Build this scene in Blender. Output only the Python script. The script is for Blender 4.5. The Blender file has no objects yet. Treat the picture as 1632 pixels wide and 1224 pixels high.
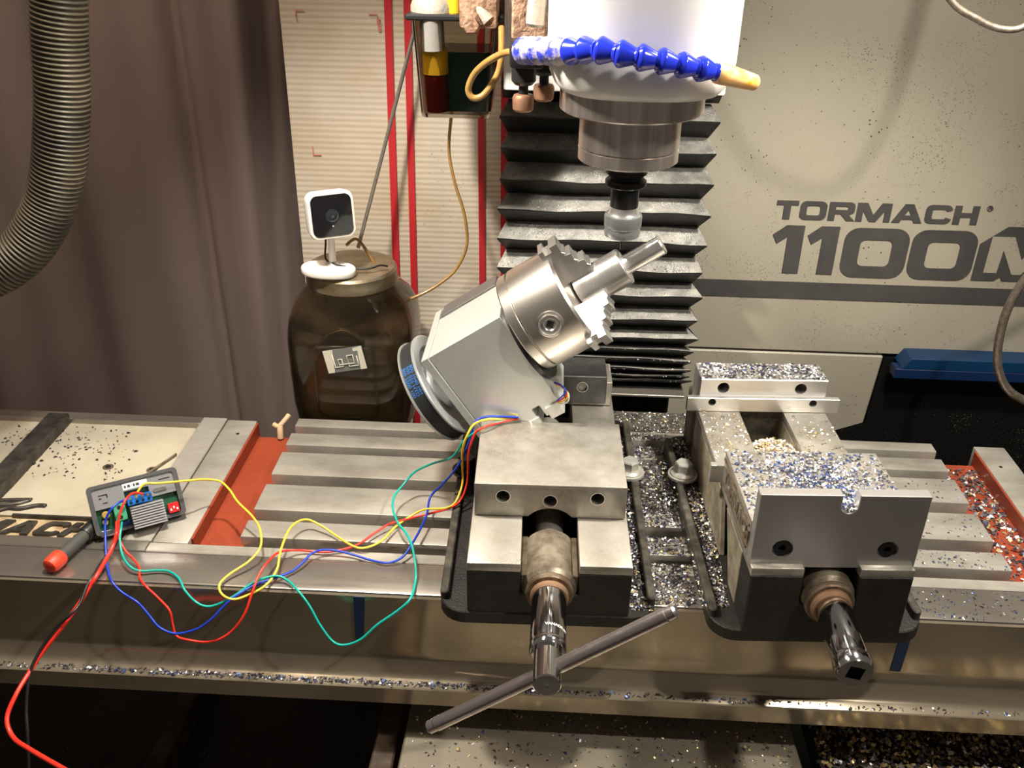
import bpy, bmesh, math, random
from mathutils import Vector, Matrix
random.seed(7)
R = math.radians
PI = math.pi
scene = bpy.context.scene
COL = scene.collection

# ------------------------------------------------------------------ camera
cam_data = bpy.data.cameras.new('camera')
cam = bpy.data.objects.new('camera', cam_data)
COL.objects.link(cam)
cam_data.sensor_width = 36.0
cam_data.lens = 1500.0 / 1632.0 * 36.0
cam_data.clip_start = 0.01
_p, _y, _r = R(28.4), R(2.5), R(1.0)
_f = Vector((-math.sin(_y) * math.cos(_p), math.cos(_y) * math.cos(_p), -math.sin(_p)))
_rt = Vector((math.cos(_y), math.sin(_y), 0))
_up = _rt.cross(_f)
_r2 = _rt * math.cos(_r) + _up * math.sin(_r)
_u2 = _r2.cross(_f)
_m = Matrix((_r2, _u2, -_f)).transposed().to_4x4()
_m.translation = Vector((0, 0, 0.65))
cam.matrix_world = _m
scene.camera = cam

# ------------------------------------------------------------------ world, lamps, exposure
world = bpy.data.worlds.new('shop')
scene.world = world
world.use_nodes = True
world.node_tree.nodes['Background'].inputs[0].default_value = (1.0, 0.86, 0.72, 1)
world.node_tree.nodes['Background'].inputs[1].default_value = 0.10
vs = scene.view_settings
vs.view_transform = 'Standard'
vs.look = 'None'
vs.exposure = 0.25
vs.gamma = 1.0
vs.use_curve_mapping = False


def lamp(name, loc, energy, color, radius, target=None, spot=None, blend=.6):
    d = bpy.data.lights.new(name, 'SPOT' if spot else 'POINT')
    d.energy = energy
    d.color = color
    d.shadow_soft_size = radius
    o = bpy.data.objects.new(name, d)
    COL.objects.link(o)
    o.location = loc
    if spot:
        d.spot_size = R(spot)
        d.spot_blend = blend
        o.rotation_euler = (Vector(target) - Vector(loc)).to_track_quat('-Z', 'Y').to_euler()
    return o


# two machine work lamps above the table, one each side of the spindle head, and the warm room lamp overhead
lamp('work_lamp_left', (-.31, .84, .80), 33, (1.0, .93, .80), .03, (-.10, .90, 0), 112, .7)
lamp('work_lamp_right', (.42, .86, .80), 29, (1.0, .93, .80), .03, (.28, .90, .0), 105, .7)
lamp('gooseneck_lamp', (.56, .50, .95), 20, (1.0, .93, .80), .022, (.2, .98, .15), 95, .6)
lamp('room_lamp', (-.62, .80, 1.35), 24, (1.0, .80, .60), .10)

# ------------------------------------------------------------------ materials
MATS = {}


def mat(name, base, rough=.5, metal=0.0, c2=None, cscale=30, camt=.5, bump=0, bscale=80, rvar=0, trans=0, ior=1.45,
        stretch=None, specks=None, coat=0, aniso=0, emit=None, detail=4, alpha=1):
    if name in MATS:
        return MATS[name]
    m = bpy.data.materials.new(name)
    m.use_nodes = True
    nt = m.node_tree
    N, L = nt.nodes, nt.links
    b = N['Principled BSDF']
    b.inputs['Base Color'].default_value = (*base, 1)
    b.inputs['Roughness'].default_value = rough
    b.inputs['Metallic'].default_value = metal
    b.inputs['IOR'].default_value = ior
    b.inputs['Transmission Weight'].default_value = trans
    b.inputs['Coat Weight'].default_value = coat
    b.inputs['Alpha'].default_value = alpha
    if aniso:
        b.inputs['Anisotropic'].default_value = aniso
    tc = N.new('ShaderNodeTexCoord')
    mp = N.new('ShaderNodeMapping')
    L.new(tc.outputs['Object'], mp.inputs['Vector'])
    if stretch:
        mp.inputs['Scale'].default_value = stretch
    col = None
    if c2 or rvar:
        n = N.new('ShaderNodeTexNoise')
        n.inputs['Scale'].default_value = cscale
        n.inputs['Detail'].default_value = detail
        n.inputs['Roughness'].default_value = .6
        L.new(mp.outputs['Vector'], n.inputs['Vector'])
        if c2:
            r = N.new('ShaderNodeValToRGB')
            r.color_ramp.elements[0].position = max(0, .5 - .18 / max(camt, .01) * .5)
            r.color_ramp.elements[1].position = min(1, .5 + .18 / max(camt, .01) * .5)
            r.color_ramp.elements[0].color = (*base, 1)
            r.color_ramp.elements[1].color = (*c2, 1)
            L.new(n.outputs['Fac'], r.inputs['Fac'])
            col = r.outputs['Color']
        if rvar:
            mr = N.new('ShaderNodeMapRange')
            mr.inputs['From Min'].default_value = .3
            mr.inputs['From Max'].default_value = .7
            mr.inputs['To Min'].default_value = max(.02, rough - rvar)
            mr.inputs['To Max'].default_value = min(1, rough + rvar)
            L.new(n.outputs['Fac'], mr.inputs['Value'])
            L.new(mr.outputs['Result'], b.inputs['Roughness'])
    if specks:  # (scale, threshold, colour): chips and dirt spots stuck on the surface
        for k, (sc, th, c) in enumerate(specks if isinstance(specks, list) else [specks]):
            v = N.new('ShaderNodeTexVoronoi')
            v.inputs['Scale'].default_value = sc
            v.inputs['Randomness'].default_value = 1
            L.new(mp.outputs['Vector'], v.inputs['Vector'])
            big = N.new('ShaderNodeTexNoise')
            big.inputs['Scale'].default_value = sc * .045
            big.inputs['Detail'].default_value = 3
            L.new(mp.outputs['Vector'], big.inputs['Vector'])
            mr = N.new('ShaderNodeMapRange')
            mr.inputs['From Min'].default_value = .35
            mr.inputs['From Max'].default_value = .7
            mr.inputs['To Min'].default_value = 0
            mr.inputs['To Max'].default_value = th
            L.new(big.outputs['Fac'], mr.inputs['Value'])
            lt = N.new('ShaderNodeMath')
            lt.operation = 'LESS_THAN'
            L.new(v.outputs['Distance'], lt.inputs[0])
            L.new(mr.outputs['Result'], lt.inputs[1])
            mx = N.new('ShaderNodeMix')
            mx.data_type = 'RGBA'
            L.new(lt.outputs[0], mx.inputs['Factor'])
            if col:
                L.new(col, mx.inputs[6])
            else:
                mx.inputs[6].default_value = (*base, 1)
            mx.inputs[7].default_value = (*c, 1)
            col = mx.outputs[2]
    if col:
        L.new(col, b.inputs['Base Color'])
    if bump:
        n2 = N.new('ShaderNodeTexNoise')
        n2.inputs['Scale'].default_value = bscale
        n2.inputs['Detail'].default_value = 4
        L.new(mp.outputs['Vector'], n2.inputs['Vector'])
        bp = N.new('ShaderNodeBump')
        bp.inputs['Strength'].default_value = bump
        bp.inputs['Distance'].default_value = .002
        L.new(n2.outputs['Fac'], bp.inputs['Height'])
        L.new(bp.outputs['Normal'], b.inputs['Normal'])
    MATS[name] = m
    return m


M_GROUND = mat('ground_steel', (.60, .57, .52), .42, .55, (.46, .43, .38), 18, .6, rvar=.1, stretch=(1, 3, 1), bump=.05, bscale=220)
M_RIB = mat('table_steel', (.62, .59, .53), .40, .5, (.29, .265, .23), 16, .50, rvar=.14, stretch=(.6, 1.6, 1), detail=8, specks=(160, .10, (.22, .19, .16)))
M_RAIL = mat('rail_steel', (.42, .38, .34), .30, .8, (.30, .27, .24), 14, .6, rvar=.1, stretch=(.4, 4, 1))
M_FACE = mat('front_face_steel', (.50, .43, .32), .15, .7, (.38, .32, .24), 7, .5, rvar=.05, stretch=(.6, 1, 2))
M_JAW = mat('jaw_steel', (.54, .51, .46), .36, .6, (.29, .265, .225), 30, .6, rvar=.12, detail=8, specks=[(520, .24, (.26, .23, .19)), (700, .24, (.66, .63, .57))])
M_SOFTJAW = mat('milled_aluminium', (.72, .70, .69), .30, .85, (.68, .66, .65), 8, .4)
M_ALU = mat('clear_aluminium', (.78, .80, .78), .38, .6, (.72, .74, .72), 12, .5, rvar=.05)
M_CHUCK = mat('chuck_steel', (.78, .73, .68), .30, 1.0, (.75, .70, .65), 6, .3)
M_BRIGHT = mat('bright_steel', (.84, .82, .80), .24, .9, rvar=.05, cscale=60)
M_CHROME = mat('chrome', (.70, .70, .72), .09, 1.0, rvar=.04, cscale=50)
M_DRKCHR = mat('worn_dark_chrome', (.52, .46, .46), .26, .9, (.40, .35, .35), 60, .5, rvar=.08)
M_SPIN = mat('spindle_steel', (.78, .70, .65), .24, .9, (.34, .29, .26), 55, .6, rvar=.05, stretch=(1, 1, .02))  # light and dark vertical streaks paint reflections of the surroundings into the steel
M_CAST = mat('black_cast_iron', (.010, .0095, .009), .5, 0, (.02, .018, .015), 60, .6, bump=.35, bscale=420)
M_CASTG = mat('dusty_cast_iron', (.10, .088, .07), .6, .2, (.04, .036, .03), 70, .8, bump=.4, bscale=420)
M_TANCAST = mat('dusty_tan_casting', (.34, .30, .22), .55, .2, (.20, .17, .12), 60, .7, bump=.3, bscale=300)
M_OILCAST = mat('oily_bare_casting', (.36, .31, .24), .40, .6, (.15, .12, .085), 40, .8, bump=.2, bscale=160)
M_BROWN = mat('rusty_nut', (.27, .22, .16), .45, .6, (.15, .10, .065), 70, .8, bump=.2, bscale=200)
M_BLACK = mat('black_oxide', (.018, .018, .02), .3, .3)
M_DARK = mat('dark_hollow', (.006, .006, .006), .8)
M_WHITE = mat('white_head_paint', (.80, .79, .77), .35, 0, (.74, .73, .70), 9, .5, bump=.06, bscale=120, coat=.2)
M_CREAM = mat('cream_paint', (.50, .455, .36), .5, 0, (.42, .37, .28), 14, .6, bump=.08, bscale=100, specks=(90, .13, (.16, .12, .08)))
M_RED = mat('red_oxide_paint', (.30, .052, .022), .42, 0, (.24, .042, .018), 22, .5, bump=.1, bscale=120, specks=(260, .12, (.6, .5, .4)))
M_PANEL = mat('beige_machine_paint', (.41, .37, .295), .45, 0, (.36, .33, .265), 5, .4, bump=.05, bscale=90,
              specks=[(300, .27, (.13, .12, .10)), (110, .16, (.07, .06, .05))])
M_STRIPE = mat('charcoal_print', (.055, .052, .052), .5, 0, (.075, .07, .068), 30, .5)
M_BELL_LIT = mat('dusty_rubber_lit', (.17, .165, .155), .6, 0, (.30, .29, .27), 60, .6, bump=.3, bscale=300,
             specks=[(1100, .42, (.62, .60, .56)), (600, .36, (.70, .68, .63))])  # dust, plus the light on the upper pleat faces put into the colour
M_BELL = mat('dusty_rubber_shaded', (.009, .0088, .0085), .5, 0, (.016, .0155, .015), 50, .6, bump=.15, bscale=300,
             specks=[(900, .10, (.2, .19, .17))])  # near-black base puts the shade of the pleat undersides into the colour
M_BLACKPL = mat('black_plastic', (.014, .014, .015), .38)
M_BLACKBOX = mat('black_cabinet', (.006, .006, .006), .42, 0, specks=(300, .22, (.2, .19, .16)))
M_CURT = mat('curtain_cloth', (.24, .18, .165), .75, 0, (.20, .15, .138), 4, .4, bump=.08, bscale=60, specks=(70, .06, (.4, .35, .32)))
M_CARD = mat('corrugated_plastic', (.55, .50, .44), .55, 0, (.40, .31, .21), 6, .32, specks=[(150, .16, (.33, .26, .2))], detail=7)
M_TAPE_R = mat('red_stripe_print', (.42, .018, .024), .5)
M_REDLINE = mat('thin_red_print', (.52, .16, .15), .6)
M_HOSE = mat('dusty_black_hose', (.02, .019, .017), .42, 0, (.13, .105, .07), 14, .4, bump=.1, bscale=400)
M_GLASS = mat('dirty_jar_glass', (.66, .56, .42), .06, 0, trans=1.0, ior=1.45, rvar=.05, cscale=25)
M_DIRT = mat('dirty_jar_contents', (.010, .009, .007), .5, 0, (.13, .09, .05), 12, .5)
M_LID = mat('tarnished_lid', (.38, .32, .23), .42, .8, (.22, .17, .10), 40, .7, bump=.15, bscale=160)
M_CAMW = mat('white_plastic', (.80, .76, .71), .35, 0, specks=(220, .06, (.3, .22, .15)))
M_GLOSSBLK = mat('gloss_black', (.008, .008, .009), .08, 0, coat=.5)
M_TANK = mat('smoked_tank_plastic', (.50, .46, .40), .08, 0, trans=1.0, ior=1.2)
M_OIL = mat('green_black_oil', (.012, .035, .034), .12)
M_OILRED = mat('dark_red_oil', (.09, .008, .006), .15)
M_YELPL = mat('yellow_plastic', (.72, .44, .02), .3)
M_CLEARPL = mat('frosted_plastic', (.45, .43, .40), .3, 0, trans=.5)
M_AMBER = mat('amber_tube', (.36, .205, .06), .28, 0, (.27, .15, .045), 60, .5, coat=.3)
M_CRUST = mat('chip_crusted_block', (.36, .22, .145), .75, 0, (.16, .09, .06), 130, .8, bump=.9, bscale=260)
M_CRUSTG = mat('dusty_grey_valve', (.30, .31, .29), .5, .2, (.45, .35, .27), 90, .7, bump=.5, bscale=260)
M_BRASS = mat('dull_copper_cap', (.50, .27, .17), .4, .7, (.36, .19, .12), 60, .6)
M_BLUE = mat('blue_hose_plastic', (.015, .03, .50), .18, 0, coat=.4)
M_BLUED = mat('dusty_blue_hose_plastic', (.03, .045, .45), .3, 0, (.62, .55, .52), 60, .8, bump=.4, bscale=300)
M_ORANGE = mat('orange_nozzle', (.90, .36, .02), .35, 0, (.80, .55, .3), 90, .5)
M_TAPE_B = mat('blue_masking_tape', (.012, .035, .10), .6)
M_BLUEBAR = mat('blue_paint', (.002, .032, .098), .4, 0, specks=(260, .1, (.35, .35, .35)))
M_GOOSE = mat('gooseneck_steel', (.20, .16, .13), .4, .8, (.32, .28, .24), 200, .6)
M_FLOOR = mat('dark_base_pan', (.030, .026, .022), .6, 0, (.05, .042, .034), 12, .5, specks=[(240, .22, (.26, .22, .15))])
M_COVER = mat('way_cover_steel', (.36, .32, .255), .4, .5, (.25, .22, .175), 12, .5, rvar=.1)
M_BRNBAR = mat('brown_beam', (.13, .085, .055), .6, 0, (.05, .034, .024), 40, .7, bump=.2, bscale=120)
M_WOOD = mat('stained_block', (.20, .15, .09), .7, 0, (.11, .08, .05), 40, .6, bump=.2, bscale=100)
M_TAN = mat('tan_plastic', (.55, .40, .24), .5)
M_BELT = mat('black_belt', (.02, .021, .023), .5)
M_BLUEINK = mat('blue_belt_print', (.03, .14, .42), .5)
M_PULLEY = mat('pulley_aluminium', (.66, .68, .69), .28, .7)
M_GREYPL = mat('grey_bezel_plastic', (.085, .085, .09), .42)
M_GREYPL2 = mat('grey_back_plastic', (.22, .22, .23), .45)
M_PCB = mat('green_circuit_board', (.006, .055, .028), .35, 0, (.02, .10, .05), 180, .6, specks=(700, .22, (.5, .5, .45)))
M_TERMB = mat('blue_terminal', (.01, .16, .62), .35)
M_TERMG = mat('green_terminal', (.06, .36, .20), .4)
M_DIP = mat('red_switch', (.66, .02, .02), .35)
M_SINK = mat('heatsink_aluminium', (.60, .60, .63), .4, .6)
M_LABELW = mat('white_sticker', (.82, .82, .82), .5)
M_YEL = mat('yellow_wire', (.80, .60, .06), .35)
M_REDW = mat('red_wire', (.78, .035, .02), .32)
M_TEAL = mat('teal_wire', (.005, .36, .30), .32)
M_BLUW = mat('blue_wire', (.01, .045, .46), .32)
M_REDTIP = mat('red_tip_plastic', (.82, .06, .025), .45)
M_RFID = mat('metallised_tag', (.62, .60, .50), .4)
M_TAGDARK = mat('tag_grey', (.16, .17, .16), .4)
M_LETTER = mat('cast_letter_metal', (.11, .10, .09), .45, .6, (.05, .045, .04), 60, .6)
M_RUST = mat('rusty_cream_recess', (.55, .44, .28), .6, 0, (.30, .20, .10), 50, .7)
M_BOLT = mat('zinc_bolt', (.74, .72, .68), .3, .5, (.55, .53, .48), 60, .6)
M_CHSIL = mat('chip_silver', (.72, .70, .70), .3, .9)
M_CHGRY = mat('chip_grey', (.22, .21, .22), .4, .7)
M_CHDRK = mat('chip_dark', (.04, .035, .05), .4, .3)
M_CHBLU = mat('chip_blue', (.05, .08, .22), .35, .4)
M_CHGLD = mat('chip_gold', (.68, .52, .26), .35, .7)
M_CHWHT = mat('chip_white', (.82, .80, .80), .4, .3)

# ------------------------------------------------------------------ mesh helpers
SHIFT = {}


def link_mesh(name, verts, faces, m, parent=None, smooth=False, local=False, mats=None, midx=None):
    me = bpy.data.meshes.new(name)
    me.from_pydata([tuple(v) for v in verts], [], faces)
    if mats:
        for q in mats:
            me.materials.append(q)
        me.polygons.foreach_set('material_index', midx)
    else:
        me.materials.append(m)
    me.update()
    if smooth:
        me.shade_smooth()
    o = bpy.data.objects.new(name, me)
    COL.objects.link(o)
    put(o, parent)
    return o


def put(o, parent):
    if parent is not None:
        o.parent = parent
        s = SHIFT.get(parent.name)
        if s is not None:      # the root is not turned: children keep world coordinates
            o.location = -s


def from_bm(name, bm, m, parent=None, smooth=None):
    me = bpy.data.meshes.new(name)
    bm.normal_update()
    bm.to_mesh(me)
    bm.free()
    me.materials.append(m)
    o = bpy.data.objects.new(name, me)
    COL.objects.link(o)
    if smooth is not None:
        if smooth >= 180:
            me.shade_smooth()
        else:
            set_smooth_angle(me, smooth)
    put(o, parent)
    return o


def set_smooth_angle(me, ang):
    bm = bmesh.new()
    bm.from_mesh(me)
    for f in bm.faces:
        f.smooth = True
    for e in bm.edges:
        if len(e.link_faces) == 2:
            e.smooth = e.calc_face_angle(0) < R(ang)
        else:
            e.smooth = False
    bm.to_mesh(me)
    bm.free()


def thing(name, label, cat, loc=(0, 0, 0), rot=None, group=None, local=False, kind=None, matrix=None):
    o = bpy.data.objects.new(name, None)
    o.empty_display_size = .02
    COL.objects.link(o)
    o.location = loc
    if rot:
        o.rotation_euler = rot
    if matrix is not None:
        o.matrix_world = matrix
    if not local:
        SHIFT[o.name] = Vector(loc)
    tag(o, label, cat, group, kind)
    return o


def tag(o, label=None, cat=None, group=None, kind=None):
    if label:
        o['label'] = label
    if cat:
        o['category'] = cat
    if group:
        o['group'] = group
    if kind:
        o['kind'] = kind
    return o


def box(name, x0, x1, y0, y1, z0, z1, m, parent=None, bev=.0008, seg=1):
    bm = bmesh.new()
    bmesh.ops.create_cube(bm, size=1)
    bmesh.ops.scale(bm, vec=(x1 - x0, y1 - y0, z1 - z0), verts=bm.verts)
    bmesh.ops.translate(bm, vec=((x0 + x1) / 2, (y0 + y1) / 2, (z0 + z1) / 2), verts=bm.verts)
    if bev:
        bmesh.ops.bevel(bm, geom=list(bm.edges), offset=bev, segments=seg, affect='EDGES', profile=.5)
    return from_bm(name, bm, m, parent, 35 if seg > 1 else None)


def axes(d):
    d = Vector(d).normalized()
    a = Vector((0, 0, 1)) if abs(d.z) < .9 else Vector((1, 0, 0))
    u = d.cross(a).normalized()
    v = d.cross(u).normalized()
    return d, u, v


def lathe(name, prof, origin, axis, m, parent=None, seg=48, ang=30, squash=1.0):
    """prof: (radius, height along axis) from one end to the other; closed at the ends when radius is 0"""
    d, u, v = axes(axis)
    o = Vector(origin)
    verts, faces, rings = [], [], []
    for r, h in prof:
        if r <= 1e-7:
            rings.append([len(verts)])
            verts.append(o + d * h)
        else:
            rings.append(list(range(len(verts), len(verts) + seg)))
            for k in range(seg):
                t = 2 * PI * k / seg
                verts.append(o + d * h + (u * math.cos(t) + v * math.sin(t) * squash) * r)
    for a, b in zip(rings[:-1], rings[1:]):
        for k in range(seg):
            k2 = (k + 1) % seg
            if len(a) == 1 and len(b) == 1:
                continue
            if len(a) == 1:
                faces.append((a[0], b[k], b[k2]))
            elif len(b) == 1:
                faces.append((a[k], b[0], a[k2]))
            else:
                faces.append((a[k], b[k], b[k2], a[k2]))
    ob = link_mesh(name, verts, faces, m, parent)
    fix(ob, ang)
    return ob


def fix(ob, ang=30):
    me = ob.data
    bm = bmesh.new()
    bm.from_mesh(me)
    bmesh.ops.recalc_face_normals(bm, faces=bm.faces)
    for f in bm.faces:
        f.smooth = True
    for e in bm.edges:
        e.smooth = len(e.link_faces) == 2 and e.calc_face_angle(0) < R(ang)
    bm.to_mesh(me)
    bm.free()


def cyl(name, p0, p1, r, m, parent=None, seg=24, r1=None, bev=.0):
    p0, p1 = Vector(p0), Vector(p1)
    h = (p1 - p0).length
    r1 = r if r1 is None else r1
    if bev:
        prof = [(0, 0), (r - bev, 0), (r, bev), (r1, h - bev), (r1 - bev, h), (0, h)]
    else:
        prof = [(0, 0), (r, 0), (r1, h), (0, h)]
    return lathe(name, prof, p0, p1 - p0, m, parent, seg)


def catmull(pts, n=6):
    P = [Vector(p) for p in pts]
    out = []
    for i in range(len(P) - 1):
        p0 = P[max(i - 1, 0)]
        p1, p2 = P[i], P[i + 1]
        p3 = P[min(i + 2, len(P) - 1)]
        for k in range(n):
            t = k / n
            out.append(.5 * ((2 * p1) + (p2 - p0) * t + (2 * p0 - 5 * p1 + 4 * p2 - p3) * t * t + (3 * p1 - p0 - 3 * p2 + p3) * t ** 3))
    out.append(P[-1])
    return out


def tube(name, pts, r, m, parent=None, n=6, seg=8, rf=None, smooth_path=True, cap=True):
    path = catmull(pts, n) if smooth_path else [Vector(p) for p in pts]
    verts, faces = [], []
    d0 = (path[1] - path[0]).normalized()
    _, u, v = axes(d0)
    prev = d0
    for i, p in enumerate(path):
        if i == 0:
            d = d0
        elif i == len(path) - 1:
            d = (path[i] - path[i - 1]).normalized()
        else:
            d = (path[i + 1] - path[i - 1]).normalized()
        q = prev.rotation_difference(d)
        u = q @ u
        v = q @ v
        prev = d
        rr = r if rf is None else rf(i, len(path)) * r
        for k in range(seg):
            t = 2 * PI * k / seg
            verts.append(p + (u * math.cos(t) + v * math.sin(t)) * rr)
    for i in range(len(path) - 1):
        for k in range(seg):
            k2 = (k + 1) % seg
            faces.append((i * seg + k, i * seg + k2, (i + 1) * seg + k2, (i + 1) * seg + k))
    if cap:
        faces.append(tuple(range(seg))[::-1])
        faces.append(tuple((len(path) - 1) * seg + k for k in range(seg)))
    ob = link_mesh(name, verts, faces, m, parent, smooth=True)
    return ob


def prism(name, poly, fr, d0, d1, m, parent=None, bev=0, ang=None, seg=1):
    """poly in a plane: fr(a, b, d) -> xyz; extruded from d0 to d1"""
    bm = bmesh.new()
    a = [bm.verts.new(fr(p[0], p[1], d0)) for p in poly]
    b = [bm.verts.new(fr(p[0], p[1], d1)) for p in poly]
    n = len(poly)
    bm.faces.new(a)
    bm.faces.new(b[::-1])
    for i in range(n):
        bm.faces.new((a[i], b[i], b[(i + 1) % n], a[(i + 1) % n]))
    bmesh.ops.recalc_face_normals(bm, faces=bm.faces)
    if bev:
        es = [e for e in bm.edges if len(e.link_faces) == 2 and e.calc_face_angle(0) > R(40)]
        bmesh.ops.bevel(bm, geom=es, offset=bev, segments=seg, affect='EDGES', profile=.5)
    if ang is None and seg > 1:
        ang = 35
    return from_bm(name, bm, m, parent, ang)


XZ = lambda a, b, d: (a, d, b)
XY = lambda a, b, d: (a, b, d)
YZ = lambda a, b, d: (d, a, b)


def rrect(x0, x1, y0, y1, r, n=6):
    out = []
    for cx, cy, a0 in ((x1 - r, y1 - r, 0), (x0 + r, y1 - r, 90), (x0 + r, y0 + r, 180), (x1 - r, y0 + r, 270)):
        for k in range(n + 1):
            t = R(a0 + 90 * k / n)
            out.append((cx + r * math.cos(t), cy + r * math.sin(t)))
    return out


def cut(ob, cutters):
    for c in cutters:
        md = ob.modifiers.new('cut', 'BOOLEAN')
        md.operation = 'DIFFERENCE'
        md.solver = 'EXACT'
        md.object = c
    bpy.context.view_layer.update()
    dg = bpy.context.evaluated_depsgraph_get()
    me = bpy.data.meshes.new_from_object(ob.evaluated_get(dg))
    ob.modifiers.clear()
    old = ob.data
    ob.data = me
    me.name = ob.name
    bpy.data.meshes.remove(old)
    for c in cutters:
        bpy.data.objects.remove(c, do_unlink=True)
    fix(ob, 30)
    return ob


def chips(name, label, spots, mats, size, kind='stuff', cat='metal chips'):
    """spots: list of (x, y, z) places; every chip is a small bent curl of swarf"""
    V, F, MI = [], [], []
    for (x, y, z) in spots:
        s = size * random.uniform(.5, 1.5)
        w = s * random.uniform(.25, .6)
        yaw, pit, rol = random.uniform(0, 2 * PI), random.uniform(-.8, .8), random.uniform(-.9, .9)
        rm = Matrix.Rotation(yaw, 3, 'Z') @ Matrix.Rotation(pit, 3, 'Y') @ Matrix.Rotation(rol, 3, 'X')
        b = s * random.uniform(.1, .45)
        base = len(V)
        for (a, c, e) in ((-s / 2, -w / 2, 0), (-s / 2, w / 2, 0), (0, -w / 2, b), (0, w / 2, b), (s / 2, -w / 2, 0), (s / 2, w / 2, 0)):
            q = rm @ Vector((a, c, e))
            V.append((x + q.x, y + q.y, max(z + .0002, z + q.z)))
        F += [(base, base + 1, base + 3, base + 2), (base + 2, base + 3, base + 5, base + 4)]
        k = random.choices(range(len(mats)), [w_ for _, w_ in mats])[0]
        MI += [k, k]
    o = link_mesh(name, V, F, None, None, mats=[q for q, _ in mats], midx=MI)
    tag(o, label, cat, None, kind)
    return o


def scatter(n, x0, x1, y0, y1, z, dens=None):
    out = []
    while len(out) < n:
        x, y = random.uniform(x0, x1), random.uniform(y0, y1)
        if dens and random.random() > dens((x - x0) / (x1 - x0), (y - y0) / (y1 - y0)):
            continue
        out.append((x, y, z(x, y) if callable(z) else z))
    return out


# square extended letters; unit height, pieces are lists of points
def glyph(ch):
    s = .24   # stem
    if ch == 'T':
        return .92, [[(0, 1), (.92, 1), (.92, 1 - s), (0, 1 - s)], [(.46 - .15, 1 - s), (.46 + .15, 1 - s), (.46 + .15, 0), (.46 - .15, 0)]]
    if ch == 'O' or ch == '0':
        w = 1.12 if ch == 'O' else 1.18
        t = .28 if ch == 'O' else .30
        th = s if ch == 'O' else .235
        return w, ring(rrect(0, w, 0, 1, .26, 5), rrect(t, w - t, th, 1 - th, .10, 5))
    if ch == 'H':
        return 1.02, [[(0, 0), (.29, 0), (.29, 1), (0, 1)], [(.73, 0), (1.02, 0), (1.02, 1), (.73, 1)], [(.29, .38), (.73, .38), (.73, .62), (.29, .62)]]
    if ch == 'A':
        return 1.26, [[(0, 0), (.33, 0), (.63, .70), (.63, 1), (.45, 1)], [(.93, 0), (1.26, 0), (.81, 1), (.63, 1), (.63, .70)], [(.403, .17), (.857, .17), (.763, .39), (.497, .39)]]
    if ch == 'M':
        return 1.44, [[(0, 0), (.27, 0), (.27, 1), (0, 1)], [(1.17, 0), (1.44, 0), (1.44, 1), (1.17, 1)],
                      [(.27, 1), (.27, .58), (.58, 0), (.72, 0), (.72, .36), (.42, 1)], [(1.17, 1), (1.02, 1), (.72, .36), (.72, 0), (.86, 0), (1.17, .58)]]
    if ch == 'R':
        return 1.08, [[(0, 0), (.28, 0), (.28, 1), (0, 1)], [(.28, 1), (.28, .77), (.74, .77), (.80, .73), (1.08, .80), (1.03, .94), (.90, 1)],
                      [(.80, .73), (1.08, .80), (1.08, .52), (.80, .60)], [(.28, .58), (.28, .36), (.92, .36), (1.04, .42), (1.08, .52), (.80, .60), (.74, .58)],
                      [(.52, .36), (.84, .36), (1.14, 0), (.80, 0)]]
    if ch == 'C':
        o = rrect(0, 1.10, 0, 1, .26, 5)
        i = rrect(.28, .86, s, 1 - s, .10, 5)
        r = ring(o, i)
        return 1.10, [q for q in r if not (min(p[0] for p in q) > .80 and min(p[1] for p in q) < .45 and max(p[1] for p in q) > .55)]
    if ch == '1':
        return 1.02, [[(.49, 0), (1.02, 0), (1.02, 1), (.49, 1)], [(0, .80), (.16, .62), (.49, .76), (.49, 1), (.42, 1)]]
    return .5, []


def ring(o, i):
    n = len(o)
    return [[o[k], o[(k + 1) % n], i[(k + 1) % n], i[k]] for k in range(n)]


def letter(name, pieces, fr, d0, d1, m, parent):
    bm = bmesh.new()
    for poly in pieces:
        a = [bm.verts.new(fr(p[0], p[1], d0)) for p in poly]
        b = [bm.verts.new(fr(p[0], p[1], d1)) for p in poly]
        n = len(poly)
        bm.faces.new(a)
        bm.faces.new(b[::-1])
        for k in range(n):
            bm.faces.new((a[k], b[k], b[(k + 1) % n], a[(k + 1) % n]))
    bmesh.ops.recalc_face_normals(bm, faces=bm.faces)
    return from_bm(name, bm, m, parent)


def text_polys(body, size, m, name, fmap, parent, bold=0.0):
    """built-in lettering turned into mesh and laid on a surface by fmap(x, y)"""
    cu = bpy.data.curves.new('txt', 'FONT')
    cu.body = body
    cu.size = size
    cu.align_x = 'CENTER'
    cu.align_y = 'CENTER'
    cu.offset = bold
    cu.resolution_u = 3
    o = bpy.data.objects.new('txt', cu)
    COL.objects.link(o)
    bpy.context.view_layer.update()
    dg = bpy.context.evaluated_depsgraph_get()
    me = bpy.data.meshes.new_from_object(o.evaluated_get(dg))
    bpy.data.objects.remove(o, do_unlink=True)
    bpy.data.curves.remove(cu)
    for v in me.vertices:
        v.co = Vector(fmap(v.co.x, v.co.y))
    me.materials.clear()
    me.materials.append(m)
    me.name = name
    ob = bpy.data.objects.new(name, me)
    COL.objects.link(ob)
    put(ob, parent)
    return ob


# ================================================================== SETTING
tag(box('floor', -2.2, 2.2, -1.2, 2.0, -.42, -.38, M_FLOOR, None, 0), 'dark chip-strewn machine base pan below the table', None, kind='structure')
tag(box('wall_back', -2.2, 2.2, 1.72, 1.76, -.38, 1.6, mat('dark_wall', (.05, .042, .04), .8), None, 0), 'dark wall behind curtain and machine', None, kind='structure')

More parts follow.
